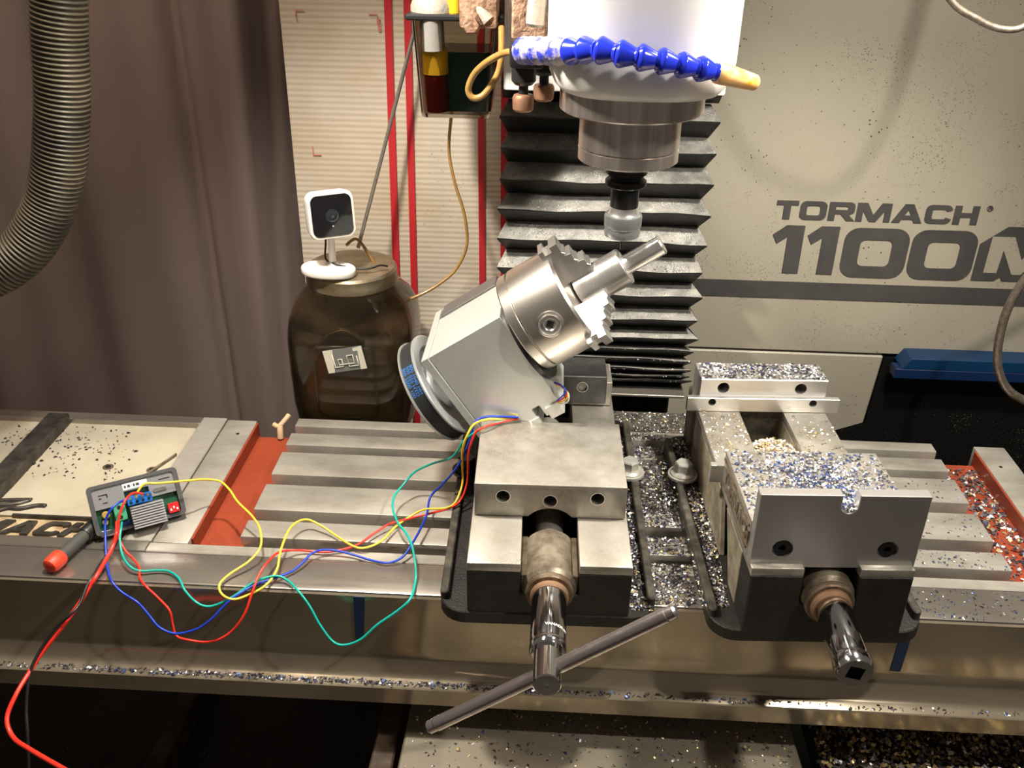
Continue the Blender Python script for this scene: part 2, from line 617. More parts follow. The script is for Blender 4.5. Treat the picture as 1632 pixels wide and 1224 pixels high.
# curtain with soft vertical folds
def make_curtain():
    nx, nz = 120, 26
    x0, x1, z0, z1 = -1.15, -.32, -.30, .78
    V, F = [], []
    for j in range(nz + 1):
        for i in range(nx + 1):
            a, b = i / nx, j / nz
            zz = z0 + (z1 - z0) * b
            x = x0 + (x1 - x0) * a - .035 * (1 - b) * a
            f = .016 * math.sin(a * 19 + .6 * b) + .010 * math.sin(a * 41 + 1.7 + 1.2 * b) + .010 * math.sin(a * 9 - 2)
            f += .22 * max(0, (a - .84) / .16) ** 1.3 + .03 * max(0, (a - .80) / .2) * (1 if math.sin(a * 90 - 2 * b) > 0 else .2)
            crease = .02 * math.exp(-((a - .70 - .05 * (1 - b)) / .012) ** 2)
            y = 1.42 + f * (.45 + .75 * b) + crease - .05 * (a - .5)
            V.append((x, y, zz))
    for j in range(nz):
        for i in range(nx):
            k = j * (nx + 1) + i
            F.append((k, k + 1, k + nx + 2, k + nx + 1))
    o = link_mesh('curtain', V, F, M_CURT, None, smooth=True)
    sol = o.modifiers.new('thickness', 'SOLIDIFY')
    sol.thickness = .003
    return o


tag(make_curtain(), 'dark mauve-brown cloth curtain hanging at left behind the table', 'curtain')

# corrugated sheet with red stripes
sheet = thing('corrugated_sheet', 'white fluted plastic sheet with red vertical stripes standing behind the glass jar', 'sheet', (-.22, 1.30, -.30))
bm = bmesh.new()
xl, xr, zb, ztp = -.370, -.062, -.30, .72
nz = 260
vs0, vs1 = [], []
for k in range(nz + 1):
    zz = zb + (ztp - zb) * k / nz
    off = .0 if k % 2 else -.00036
    vs0.append(bm.verts.new((xl - .012 * (1 - k / nz) * 0, 1.30 + off, zz)))
    vs1.append(bm.verts.new((xr, 1.30 + off, zz)))
for k in range(nz):
    bm.faces.new((vs0[k], vs1[k], vs1[k + 1], vs0[k + 1]))
bk0 = [bm.verts.new((x, 1.306, z)) for x, z in ((xl, zb), (xr, zb), (xr, ztp), (xl, ztp))]
bm.faces.new(bk0[::-1])
from_bm('fluted_face', bm, M_CARD, sheet, 10)
for (xa, xb, sk) in ((-.2315, -.2215, -.012), (-.2060, -.1965, -.010), (-.1105, -.1015, .006), (-.0790, -.0690, .006)):
    lean = lambda z: sk * (.45 - z)
    prism('red_stripe', [(xa + sk * .9, zb), (xb + sk * .9, zb), (xb - sk * .25, ztp), (xa - sk * .25, ztp)], XZ, 1.2975, 1.2986, M_TAPE_R, sheet)
for (cx, cz, sx, sz) in ((-.349, .491, 1, -1), (-.342, .300, 1, 1), (-.206 - .035, .488, -1, -1)):
    prism('corner_mark', [(cx, cz), (cx + .012 * sx, cz), (cx + .012 * sx, cz + .001 * sz), (cx + .001 * sx, cz + .001 * sz),
                          (cx + .001 * sx, cz + .013 * sz), (cx, cz + .013 * sz)], XZ, 1.2978, 1.2987, M_REDLINE, sheet)
text_polys('FROM', .006, M_REDLINE, 'printed_word', lambda x, y: (-.2385 - y, 1.2977, .474 + x), sheet, .0002)

# machine column side panel with its lettering
panel = thing('column_panel', 'beige machine cover panel lettered TORMACH 1100M behind the right vise', 'machine panel', (.5, 1.30, -.12))
prism('upper_panel', [(.186, .0215), (1.15, .0215), (1.15, .85), (.186, .85)], XZ, 1.300, 1.33, M_PANEL, panel, .002)
prism('lower_panel', [(.186, -.118), (.452, -.118), (.497, -.10), (.505, .0185), (.186, .0185)], XZ, 1.300, 1.33, M_PANEL, panel, .002)
prism('stripe', [(.203, .108), (1.15, .108), (1.15, .134), (.2035, .134)], XZ, 1.2988, 1.3002, M_STRIPE, panel)


def word(body, x0, z0, hgt, wid_scale, gap, parent):
    x = x0
    for ch in body:
        w, pcs = glyph(ch)
        pp = [[(x + p[0] * hgt * wid_scale, z0 + p[1] * hgt) for p in q] for q in pcs]
        letter('letter', pp, XZ, 1.2988, 1.3002, M_STRIPE, parent)
        x += w * hgt * wid_scale + gap
    return x


word('TORMACH', .311, .2285, .0268, 1.235, .0028, panel)
# registered mark
pp = ring([(.604 + .0042 * math.cos(t * PI / 8), .2525 + .0042 * math.sin(t * PI / 8)) for t in range(16)],
          [(.604 + .0034 * math.cos(t * PI / 8), .2525 + .0034 * math.sin(t * PI / 8)) for t in range(16)])
_, rp = glyph('R')
pp += [[(.6022 + p[0] * .0042, .2505 + p[1] * .0042) for p in q] for q in rp]
letter('registered_mark', pp, XZ, 1.2988, 1.3002, M_STRIPE, panel)
# 1100: forward numerals
for (x0, ch) in ((.3120, '1'), (.3610, '1'), (.4135, '0'), (.5085, '0')):
    w, pcs = glyph(ch)
    ws = 1.0
    if ch == '1':
        letter('numeral', [[(x0 + p[0] * .0425 * ws, .1475 + p[1] * .072) for p in q] for q in pcs], XZ, 1.2988, 1.3002, M_STRIPE, panel)
    else:
        letter('numeral', [[(x0 + p[0] * .0775, .1445 + p[1] * .0745) for p in q] for q in pcs], XZ, 1.2988, 1.3002, M_STRIPE, panel)
# outlined M: dark block with the letter left open
mx0, mz0, ms = .6030, .1455, .000169
outer = [(0, 0), (190, 0), (236, 35), (260, 0), (405, 0), (442, 30), (470, 0), (760, 0), (760, 483), (560, 483), (450, 270), (318, 483), (198, 483), (0, 325)]
inner = [(85, 75), (195, 75), (205, 280), (323, 65), (398, 65), (560, 280), (560, 75), (670, 75), (670, 395), (500, 395), (374, 195), (272, 395), (87, 395)]
letter('model_letter', [[(mx0 + p[0] * ms, mz0 + p[1] * ms) for p in outer]], XZ, 1.2990, 1.3002, M_STRIPE, panel)
letter('model_letter_inset', [[(mx0 + p[0] * ms, mz0 + p[1] * ms) for p in inner]], XZ, 1.2984, 1.2992, M_PANEL, panel)

tag(prism('black_cabinet', [(.5065, .0165), (1.2, .0165), (1.2, -.38), (.30, -.38), (.30, -.120), (.4535, -.120), (.4985, -.101)], XZ, 1.2985, 1.62, M_BLACKBOX, None), 'black chip-speckled cabinet below the panel at right', 'cabinet')
bb = prism('blue_bar', [(.520, .0170), (1.2, .0170), (1.2, .0345), (.5320, .0345)], XZ, 1.262, 1.299, M_BLUEBAR, None, .001)
tag(bb, 'blue painted bar along the top of the black cabinet', 'bar')
box('lower_lip', .512, 1.2, 1.262, 1.285, .001, .0168, mat('dark_blue_paint', (.003, .018, .075), .45, specks=(260, .1, (.3, .3, .3))), None, .001)
lip = bpy.data.objects['lower_lip']
lip.name = 'blue_edge_strip'
tag(lip, 'dark blue strip on the cabinet edge just under the blue bar', 'strip')

# ================================================================== MILLING TABLE
table = thing('milling_table', 'steel milling machine table with T-slots, red channels and polished front', 'machine table', (0, .9, -.16))
XL, XR = -.335, .507
for (y0, y1) in ((1.060, 1.081), (1.014, 1.043), (.946, .997), (.873, .925), (.822, .853)):
    box('slot_rib', XL, XR, y0, y1, -.036, 0, M_RIB, table, .0012, 2)
box('slot_bed', XL, XR, .806, 1.081, -.06, -.034, M_RAIL, table, 0)
box('front_rail', -1.0, 1.0, .740, .789, -.04, 0, M_RAIL, table, .0022, 2)
box('inner_rail', -.430, .62, .7905, .806, -.04, -.0006, M_RIB, table, .001)
# front face with cove and drip lip (one continuous casting)
prof = [(.7405, -.002), (.738, -.004), (.738, -.070), (.7375, -.080), (.735, -.090), (.730, -.098), (.724, -.103), (.714, -.1045), (.7125, -.106), (.7125, -.127), (.716, -.129), (.80, -.129), (.80, -.03), (.745, -.03)]
fo = prism('front_face', prof, YZ, -1.0, 1.0, M_FACE, table)
fix(fo, 40)
# left channel, painted red oxide
box('red_channel_floor', -.387, XL, .806, 1.062, -.05, -.020, M_RED, table, .0006)
box('red_wall', -.3885, -.3855, .815, 1.066, -.02, -.0012, M_RED, table, 0)
box('red_foot', -.372, XL + .003, .806, .832, -.022, -.012, M_RED, table, .001)
box('end_rib', -.428, -.388, .806, 1.070, -.06, 0, M_RIB, table, .0015, 2)
cyl('oil_hole', (-.404, 1.035, -.003), (-.404, 1.035, .0002), .0024, M_DARK, table, 12)
# cream end tray left of the seam
box('tray_rim', -.463, -.4305, .8085, 1.075, -.06, -.0005, M_GROUND, table, .001)
box('tray_rear_rim', -1.0, -.4635, 1.058, 1.075, -.06, -.0005, M_RAIL, table, .001)
box('tray_front_rim', -1.0, -.4305, .7905, .808, -.06, -.0008, M_RAIL, table, .001)
tprof = [(.846, -.0035), (.862, -.0045), (.885, -.0075), (.91, -.0085), (1.058, -.0085), (1.058, -.06), (.846, -.06)]
prism('cream_tray', tprof, YZ, -1.0, -.4629, M_CREAM, table)
box('letter_recess', -1.0, -.4629, .808, .8455, -.06, -.0060, M_RUST, table, 0)
box('tray_ridge', -.606, -.4629, .8435, .8468, -.02, -.0004, M_LETTER, table, .0008)
box('cross_rib', -.668, -.640, .862, 1.060, -.05, .0065, M_LETTER, table, .0012)
cyl('screw_hole', (-.545, .958, -.0095), (-.545, .958, -.0078), .0066, M_BROWN, table, 24)
cyl('hole_centre', (-.545, .958, -.0085), (-.545, .958, -.0075), .0036, M_DARK, table, 20)
cyl('screw_hole', (-.4885, .956, -.0095), (-.4885, .956, -.0078), .0066, M_BROWN, table, 24)
cyl('hole_centre', (-.4885, .956, -.0085), (-.4885, .956, -.0075), .0036, M_DARK, table, 20)
# raised cast letters, end of the maker's name
x = -.5005
for ch, xx in (('T', -.790), ('O', -.757), ('R', -.719), ('M', -.683), ('A', -.6065), ('C', -.5710), ('H', -.5395)):
    if ch == 'M':
        xx = -.648
    w, pcs = glyph(ch)
    letter('cast_letter', [[(xx + p[0] * .0262 + p[1] * .012, .8135 + p[1] * .0245) for p in q] for q in pcs], XY, -.0065, -.0030, M_LETTER, table)
for k, pts in enumerate(([(-.66, .868), (-.64, .874), (-.618, .878), (-.602, .880)], [(-.66, .858), (-.635, .862), (-.615, .868), (-.604, .8785)],
                         [(-.66, .848), (-.632, .850), (-.618, .858), (-.604, .858), (-.588, .866), (-.578, .8665)])):
    tube('emblem_stroke', [(a, b, -.0030 - .0055 * max(0, min(1, (b - .862) / .03))) for a, b in pts], .0030, M_LETTER, table, 5, 8)
# right channel and its red-sided end rib
box('red_channel_floor', XR, .560, .806, 1.062, -.05, -.020, M_RED, table, .0006)
box('red_wall', .5575, .5605, .80, 1.066, -.02, -.0012, M_RED, table, 0)
box('end_rib', .560, .600, .7905, 1.078, -.06, 0, M_RIB, table, .0015, 2)
cyl('oil_hole', (.5765, 1.03, -.003), (.5765, 1.03, .0002), .0024, M_DARK, table, 12)
box('table_core', -.95, .95, .80, 1.05, -.16, -.061, M_CASTG, table, .002)

# blue tape tabs on the front face
tag(prism('masking_tape', [(-.1915, -.004), (-.1795, -.004), (-.1840, -.062), (-.1930, -.062)], XZ, .7368, .7379, M_TAPE_B, None), 'dark blue tape tab on the table front left of the vises', 'tape')
tag(prism('masking_tape', [(.3665, -.004), (.3775, -.004), (.3760, -.070), (.3655, -.070)], XZ, .7368, .7379, M_TAPE_B, None), 'dark blue tape tab on the table front under the right vise', 'tape')

# saddle, way cover and brown beams below the table
tag(prism('way_cover', [(-.148, .40), (.292, .40), (.278, .80), (-.138, .80)], XY, -.185, -.168, M_COVER, None, .002), 'dull steel way cover plate below the table, strewn with chips', 'cover plate')
tag(box('saddle', -.10, .22, .805, 1.2, -.38, -.165, M_CAST, None, .004), 'black saddle casting under the table', 'saddle')
tag(prism('brown_beam', [(-.182, .45), (-.152, .45), (-.150, .85), (-.172, .85)], XY, -.22, -.19, M_BRNBAR, None, .002), 'brown stained beam along the left side of the way cover', 'beam')
tag(prism('brown_beam', [(-.490, .55), (-.462, .55), (-.462, 1.0), (-.485, 1.0)], XY, -.375, -.34, M_BRNBAR, None, .002), 'brown beam in the dark under the left end of the table', 'beam')
tag(prism('brown_beam', [(.385, .45), (.425, .45), (.405, .90), (.375, .90)], XY, -.375, -.33, M_BRNBAR, None, .002), 'brown beam among the chips under the right end of the table', 'beam')

tag(box('added_chip_pan', .308, .62, .42, .80, -.215, -.195, M_FLOOR, None, .002), 'dark pan added beside the way cover to lift golden chips into the lamp light', 'pan')  # pan added so the chips sit higher, within the front lamp's light

# bellows way cover on the column
bell = thing('bellows', 'black rubber pleated way cover dusted with chips on the column', 'bellows', (.066, 1.26, -.02))
LIP = [0.379, 0.3375, 0.2972, 0.2572, 0.2161, 0.1754, 0.1392, 0.103, 0.0737, 0.0529, 0.0378, 0.0225, 0.0122, 0.005]
VAL = [0.3923, 0.352, 0.3131, 0.2703, 0.2306, 0.1898, 0.1477, 0.1101, 0.0776, 0.0493, 0.0309, 0.0154, 0.0028, -0.0067, -0.0141]
for k in range(len(LIP)):
    e0, e1 = random.uniform(-.003, .003), random.uniform(-.003, .003)
    dpt = .032 if k < 9 else .026
    V, F = [], []
    nx = 14
    for i in range(nx + 1):
        a = i / nx
        x = -.074 + e0 + (.207 + e1 + .074 - e0) * a
        xi = -.066 + (.197 + .066) * a
        sag = .0012 * math.sin(a * 7 + k) + .0008 * math.sin(a * 17 + 2 * k)
        V += [(xi, 1.247, VAL[k]), (x, 1.247 - dpt, LIP[k] + sag + .0008), (x, 1.247 - dpt, LIP[k] + sag - .0012), (xi, 1.247, VAL[k + 1]), (xi, 1.262, VAL[k + 1]), (xi, 1.262, VAL[k])]
    for i in range(nx):
        for j in range(6):
            a, b = i * 6 + j, i * 6 + (j + 1) % 6
            F.append((a, b, b + 6, a + 6))
    F += [tuple(range(6))[::-1], tuple(nx * 6 + j for j in range(6))]
    mi = [1 if (q < nx * 6 and q % 6 == 0) else 0 for q in range(len(F))]  # upper pleat faces get the lit dusty copy, all others the shaded one
    o = link_mesh('pleat', V, F, None, bell, mats=[M_BELL, M_BELL_LIT], midx=mi)
    fix(o, 25)
for k in range(2):
    z = .398 + .042 * k
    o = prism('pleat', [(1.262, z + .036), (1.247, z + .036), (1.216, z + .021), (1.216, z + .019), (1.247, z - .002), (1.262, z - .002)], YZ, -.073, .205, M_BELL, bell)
box('end_strip', -.070, .199, 1.21, 1.262, -.0185, -.0145, M_RAIL, bell, .0006)
tag(box('column_base', -.062, .185, 1.263, 1.299, -.38, .46, M_CAST, None, .002), 'black column casting behind the bellows', 'column')
foot = prism('saddle_ledge', rrect(.04, .205, 1.083, 1.142, .006, 4), XY, -.05, -.004, M_CASTG, None, .001)
tag(foot, 'chip-covered cast ledge behind the table between the vises', 'ledge')

# ================================================================== MILLING HEAD
head = thing('spindle_unit', 'white painted milling head casting with round steel spindle nose', 'milling head', (.075, 1.0, .40))
SX, SY = .071, .945


def head_plan(w, dep, back, n=40):
    out = []
    for k in range(n + 1):
        t = PI + PI * k / n
        c, s = math.cos(t), math.sin(t)
        e = .72
        out.append((SX + .0045 + w * math.copysign(abs(c) ** e, c), SY + dep * math.copysign(abs(s) ** e, s)))
    out.append((SX + .0045 + w, back))
    out.append((SX + .0045 - w, back))
    return out


def loft(name, rings, m, parent, ang=40):
    V, F = [], []
    n = len(rings[0])
    for r in rings:
        V += r
    for j in range(len(rings) - 1):
        for k in range(n):
            k2 = (k + 1) % n
            F.append((j * n + k, j * n + k2, (j + 1) * n + k2, (j + 1) * n + k))
    F.append(tuple(range(n))[::-1])
    F.append(tuple((len(rings) - 1) * n + k for k in range(n)))
    o = link_mesh(name, V, F, m, parent)
    fix(o, ang)
    return o


lv = [(.072, .072, 1.05, .4715), (.076, .076, 1.06, .473), (.0815, .080, 1.07, .479), (.0865, .084, 1.09, .490), (.0885, .086, 1.13, .502), (.0890, .086, 1.13, .60), (.089, .086, 1.13, .80)]
loft('casting', [[(x, y, z) for x, y in head_plan(w, d, b)] for w, d, b, z in lv], M_WHITE, head, 45)
box('carriage', -.066, .1925, 1.131, 1.205, .428, .80, M_WHITE, head, .003, 2)
nose = lathe('nose_ring', [(0, 0), (.069, 0), (.0705, .0015), (.0705, .0205), (.0695, .0215), (0, .0215)], (SX, SY, .450), (0, 0, 1), M_SPIN, head, 72)
lathe('quill', [(0, 0), (.0485, 0), (.0502, .0015), (.0502, .0125), (.0488, .0130), (.0488, .0140), (.0502, .0145), (.0502, .05), (0, .05)], (SX, SY, .4005), (0, 0, 1), M_SPIN, head, 72)
lathe('spindle_face', [(0, 0), (.024, 0), (.0255, .0015), (.0255, .008), (0, .008)], (SX, SY, .3935), (0, 0, 1), M_SPIN, head, 48)

holder = thing('tool_holder', 'black collet tool holder with steel nut and thin end mill in the spindle', 'tool holder', (SX, SY, .303))
lathe('holder_flange', [(0, 0), (.0195, 0), (.021, .0015), (.021, .0055), (.0175, .0085), (.0175, .0105), (.021, .0135), (.021, .018), (.0195, .0195), (0, .0195)], (SX, SY, .3735), (0, 0, 1), M_BLACK, holder, 48)
lathe('holder_body', [(0, 0), (.0140, 0), (.0145, .001), (.0145, .0225), (0, .0225)], (SX, SY, .3515), (0, 0, 1), M_BLACK, holder, 48)
lathe('steel_neck', [(0, 0), (.0165, 0), (.0148, .0025), (.0142, .0075), (0, .0075)], (SX, SY, .3445), (0, 0, 1), M_BRIGHT, holder, 48)
lathe('collet_nut', [(0, 0), (.0150, 0), (.0180, .0018), (.0188, .0075), (.0182, .0090), (.0182, .0110), (.0192, .0125), (.0196, .0225), (.0190, .0245), (.0168, .0255), (0, .0255)], (SX, SY, .3190), (0, 0, 1), mat('nut_grey', (.42, .44, .45), .35, .85), holder, 48)
lathe('end_mill', [(0, 0), (.0012, .0002), (.0012, .008), (.0017, .0095), (.0017, .018), (0, .018)], (SX, SY, .3045), (0, 0, 1), M_BLACK, holder, 16)

# coolant manifold with its two stop valves
mf = thing('coolant_manifold', 'chip-crusted brown coolant manifold with valves left of the spindle head', 'manifold', (-.03, 1.0, .44))
prism('manifold_block', rrect(-.050, -.0145, .505, .585, .002, 2), XZ, .990, 1.10, M_CRUST, mf, .002)
box('hose_elbow', -.050, -.016, .955, 1.02, .483, .507, M_BLACKPL, mf, .004, 2)
cyl('valve_lever', (-.026, .972, .520), (-.020, .975, .60), .0095, M_CRUSTG, mf, 20, bev=.003)
for (vx, vy, vz) in ((-.0365, .985, .0), (-.0165, 1.025, .003)):
    lathe('valve_body', [(0, 0), (.009, 0), (.0125, .004), (.0125, .017), (.010, .020), (0, .020)], (vx, vy, .463 + vz), (0, 0, 1), M_BLACKPL, mf, 20)
    lathe('valve_stem', [(0, 0), (.005, 0), (.005, .012), (0, .012)], (vx, vy, .453 + vz), (0, 0, 1), M_BLACKPL, mf, 14)
    lathe('valve_cap', [(0, 0), (.0085, 0), (.0108, .0025), (.0112, .0135), (.0098, .0165), (.006, .0175), (0, .0175)], (vx, vy, .4365 + vz), (0, 0, 1), M_BRASS, mf, 28)

# segmented blue coolant hose
hs = thing('coolant_hose', 'blue segmented coolant hose with orange nozzle curving round the spindle head', 'hose', (.07, .86, .49))
HP = [(-0.0356, 0.95, 0.5029), (-0.0138, 0.905, 0.5103), (0.0061, 0.875, 0.5149), (0.0274, 0.852, 0.5205), (0.0458, 0.842, 0.5199), (0.0627, 0.838, 0.5179), (0.0793, 0.838, 0.5157), (0.0957, 0.84, 0.5127), (0.1123, 0.843, 0.5096), (0.1276, 0.848, 0.5065), (0.1425, 0.855, 0.5025), (0.1549, 0.862, 0.4989), (0.1683, 0.87, 0.4941)]
HPt = catmull([(p[0], p[1] - .004, p[2] - .001) for p in HP], 40)
seglen = .0178
acc = [0]
for a, b in zip(HPt[:-1], HPt[1:]):
    acc.append(acc[-1] + (b - a).length)


def at_len(s):
    for i in range(len(acc) - 1):
        if acc[i + 1] >= s:
            t = (s - acc[i]) / max(1e-9, acc[i + 1] - acc[i])
            return HPt[i].lerp(HPt[i + 1], t)
    return HPt[-1]


ns = int((acc[-1] - .024) / seglen)
for k in range(ns):
    p0, p1 = at_len(k * seglen), at_len((k + 1) * seglen)
    d = p1 - p0
    L_ = d.length
    kk = 1.30 - .018 * k
    prof = [(0, -.001), (.0085 * kk, -.001), (.0098 * kk, .0010), (.0102 * kk, L_ * .10), (.0100 * kk, L_ * .22), (.0064 * kk, L_ * .82), (.0072 * kk, L_ * .9), (.0074 * kk, L_ * 1.0), (0, L_ * 1.02)]
    lathe('hose_segment', prof, p0, d, M_BLUED if k < 5 else M_BLUE, hs, 28, 50)
p0 = at_len(ns * seglen)
d = HPt[-1] - p0
lathe('nozzle', [(0, -.001), (.0072, -.001), (.0094, .002), (.0094, .008), (.0070, d.length + .004), (.0052, d.length + .006), (.004, d.length + .004), (0, d.length + .001)], p0, d, M_ORANGE, hs, 28, 50)

# oil reservoir on the column, left of the head
tank = thing('oil_reservoir', 'smoked plastic lubricant reservoir of dark oil left of the spindle head', 'oil reservoir', (-.118, 1.15, .395))


def tank_ring(x0, x1, y0, y1, z, r=.008):
    return [(a, b, z) for a, b in rrect(x0, x1, y0, y1, r, 4)]


outer = [tank_ring(-.1605, -.082, 1.118, 1.196, .3975, .006), tank_ring(-.1620, -.0805, 1.116, 1.198, .401), tank_ring(-.1680, -.0715, 1.108, 1.205, .506)]
inner_ = [tank_ring(-.1655, -.0740, 1.1105, 1.2025, .506), tank_ring(-.1595, -.0830, 1.1185, 1.1955, .4035), tank_ring(-.1585, -.084, 1.119, 1.195, .4015)]
V, F = [], []
rings = outer + inner_
n = len(rings[0])
for r_ in rings:
    V += r_
for j in range(len(rings) - 1):
    for k in range(n):
        k2 = (k + 1) % n
        F.append((j * n + k, j * n + k2, (j + 1) * n + k2, (j + 1) * n + k))
F.append(tuple(range(n))[::-1])
F.append(tuple((len(rings) - 1) * n + k for k in range(n)))
fix(link_mesh('tank_wall', V, F, M_TANK, tank), 35)
loft('oil', [tank_ring(-.1580, -.0845, 1.1330, 1.194, .4025, .006), tank_ring(-.1612, -.0800, 1.1290, 1.199, .4700, .006)], M_OIL, tank)
cyl('float_sleeve', (-.1455, 1.121, .4735), (-.1465, 1.119, .507), .0135, M_CLEARPL, tank, 28)
lathe('yellow_gauge', [(0, 0), (.0150, 0), (.0150, .026), (.0138, .028), (0, .028)], (-.1445, 1.1285, .446), (0, 0, 1), M_YELPL, tank, 32)
cyl('red_sight_column', (-.1435, 1.1340, .4040), (-.1445, 1.1290, .4455), .0140, M_OILRED, tank, 28)
box('tank_lid', -.1745, -.066, 1.103, 1.21, .5062, .513, M_BLACKPL, tank, .002)
lathe('filler_dome', [(.026, 0), (.026, .006), (.022, .016), (.012, .024), (0, .026)], (-.146, 1.135, .513), (0, 0, 1), M_CRUSTG, tank, 28)
cyl('yellow_plug', (-.122, 1.125, .513), (-.122, 1.125, .55), .008, M_YELPL, tank, 20)
box('pump_block', -.113, -.071, 1.095, 1.17, .500, .545, M_CRUST, tank, .004, 2)
lathe('hex_fitting', [(0, 0), (.0115, 0), (.0115, .006), (.0085, .008), (.0085, .012), (.0035, .0125), (0, .0122)], (-.0985, 1.096, .5065), (0, -1, -.12), M_CRUST, tank, 6, 20)
cyl('pump_arm', (-.113, 1.11, .545), (-.080, 1.10, .508), .009, M_CRUSTG, tank, 20)
box('mounting_bracket', -.072, -.060, 1.14, 1.20, .47, .56, M_BROWN, tank, .001)

tag(tube('oil_line', [(-.130, 1.17, .397), (-.135, 1.20, .381), (-.141, 1.22, .332), (-.134, 1.22, .29), (-.122, 1.22, .248), (-.1185, 1.22, .204), (-.133, 1.215, .170), (-.158, 1.205, .149), (-.185, 1.195, .136), (-.202, 1.19, .134), (-.225, 1.19, .15), (-.245, 1.19, .19), (-.262, 1.185, .219), (-.275, 1.175, .214)], .0021, M_AMBER, None, 8, 8),
    'amber plastic oil line hanging from the reservoir to the jar', 'tube')
tag(tube('oil_line', [(-.040, 1.0, .490), (-.055, 1.01, .490), (-.075, 1.03, .478), (-.0915, 1.045, .462), (-.099, 1.05, .445), (-.0945, 1.05, .4355), (-.084, 1.05, .4375), (-.074, 1.052, .449), (-.0665, 1.055, .463), (-.064, 1.06, .480), (-.066, 1.09, .503)], .0036, M_AMBER, None, 8, 10),
    'thick amber tube looped in front of the reservoir', 'tube')
tag(cyl('metal_rod', (-.1845, 1.268, .485), (-.2680, 1.215, .196), .0026, M_RAIL, None, 10), 'thin grey metal rod leaning between jar lid and reservoir', 'rod')
# ================================================================== LEFT SIDE THINGS
HP2 = [(-.500, 1.0, .66), (-.506, 1.0, .56), (-.517, 1.0, .50), (-.525, 1.0, .45), (-.535, 1.0, .405), (-.551, 1.0, .352), (-.573, .998, .305), (-.604, .99, .265), (-.645, .98, .238), (-.70, .96, .225), (-.78, .93, .225)]
raw = catmull(HP2, 60)
# resample evenly so every rib has the same pitch
L_ = [0]
for a, b in zip(raw[:-1], raw[1:]):
    L_.append(L_[-1] + (b - a).length)
NR = 118 * 6
res, j = [], 0
for k in range(NR + 1):
    s = L_[-1] * k / NR
    while j < len(L_) - 2 and L_[j + 1] < s:
        j += 1
    t = (s - L_[j]) / max(1e-9, L_[j + 1] - L_[j])
    res.append(raw[j].lerp(raw[j + 1], t))
RIB = [1.0, 1.035, 1.04, 1.0, .93, .93]
tag(tube('dust_hose', res, .0275, M_HOSE, None, 1, 40, lambda i, n: RIB[i % 6], smooth_path=False), 'ribbed black dust hose hanging down at far left', 'hose')

# glass jar
jar = thing('glass_jar', 'large dirty square glass jar with tarnished lid behind the table', 'jar', (-.272, 1.185, -.052))


def sup(cx, cy, r, z, e, n=64):
    out = []
    for k in range(n):
        t = 2 * PI * k / n
        c, s = math.cos(t), math.sin(t)
        out.append((cx + r * math.copysign(abs(c) ** e, c), cy + r * .97 * math.copysign(abs(s) ** e, s), z))
    return out


JC = (-.272, 1.185)
lev = [(.066, -.052, .7), (.075, -.048, .6), (.083, -.030, .52), (.0855, .0, .48), (.0865, .05, .48), (.0865, .095, .5), (.084, .118, .55), (.077, .137, .65), (.066, .152, .8), (.0585, .160, 1), (.057, .172, 1)]
loft('jar_glass', [sup(*JC, r, z, e) for r, z, e in lev], M_GLASS, jar, 60)
lev2 = [(.060, -.046, .7), (.077, -.030, .55), (.0805, .0, .5), (.0815, .06, .5), (.0805, .098, .5), (.074, .110, .6)]
loft('dirty_contents', [sup(*JC, r, z, e) for r, z, e in lev2], M_DIRT, jar, 60)
lathe('lid', [(0, .024), (.052, .024), (.0585, .0225), (.061, .019), (.061, .010), (.062, .008), (.062, .002), (.0605, 0), (.0585, 0), (.0585, .012), (0, .012)], (JC[0], JC[1], .160), (0, 0, 1), M_LID, jar, 64)
# embossed frame on the front of the jar
yf = 1.185 - .0865 * .97 - .0012
for (a, b) in ((-.316, .098), ):
    tube('embossed_frame', [(-.312, yf + .004, .0), (-.313, yf + .001, .045), (-.312, yf + .001, .092), (-.300, yf + .001, .0985), (-.244, yf + .001, .0985), (-.232, yf + .001, .092), (-.231, yf + .001, .045), (-.232, yf + .004, .0), (-.244, yf + .005, -.007), (-.300, yf + .005, -.007), (-.312, yf + .004, .0)], .0018, M_GLASS, jar, 6, 8)
tube('embossed_arch', [(-.300, yf + .003, .106), (-.288, yf + .004, .118), (-.272, yf + .006, .123), (-.256, yf + .004, .118), (-.244, yf + .003, .106)], .0016, M_GLASS, jar, 6, 8)
tagm = Matrix.Rotation(R(-11), 3, 'Y')


def onjar(u, v, d):
    q = tagm @ Vector((u, 0, v))
    return (-.270 + q.x, yf - d, .082 + q.z)


lbl = thing('security_tag', 'silvery security tag stuck on the front of the glass jar', 'tag', (-.27, yf, .06))
prism('tag_film', [(-.0265, -.0165), (.0265, -.0165), (.0265, .0165), (-.0265, .0165)], onjar, -.0006, .0012, M_TAGDARK, lbl)
prism('bright_end', [(-.0265, -.0165), (-.018, -.0165), (-.013, .0165), (-.0265, .0165)], onjar, .0012, .0016, M_RFID, lbl)
prism('bright_end', [(.018, -.0165), (.0265, -.0165), (.0265, .0165), (.014, .0150), (.014, .0110), (.020, .0110)], onjar, .0012, .0016, M_RFID, lbl)
tube('antenna', [onjar(a, b, .0018) for a, b in ((-.015, .010), (-.015, -.009), (-.004, -.009), (-.004, .002), (-.009, .002), (-.009, -.006), (.012, -.006), (.012, .006), (.004, .006), (.004, -.010), (.017, -.010), (.017, .004))], .0007, M_RFID, lbl, 1, 6, smooth_path=False)
tag(box('stained_block', -.335, -.235, 1.115, 1.27, -.16, -.0535, M_WOOD, None, .003), 'brown stained block under the glass jar', 'block')
tag(box('shelf', -.40, -.10, 1.09, 1.29, -.20, -.1605, M_BRNBAR, None, .002), 'dark ledge carrying the block and jar behind the table', 'ledge')

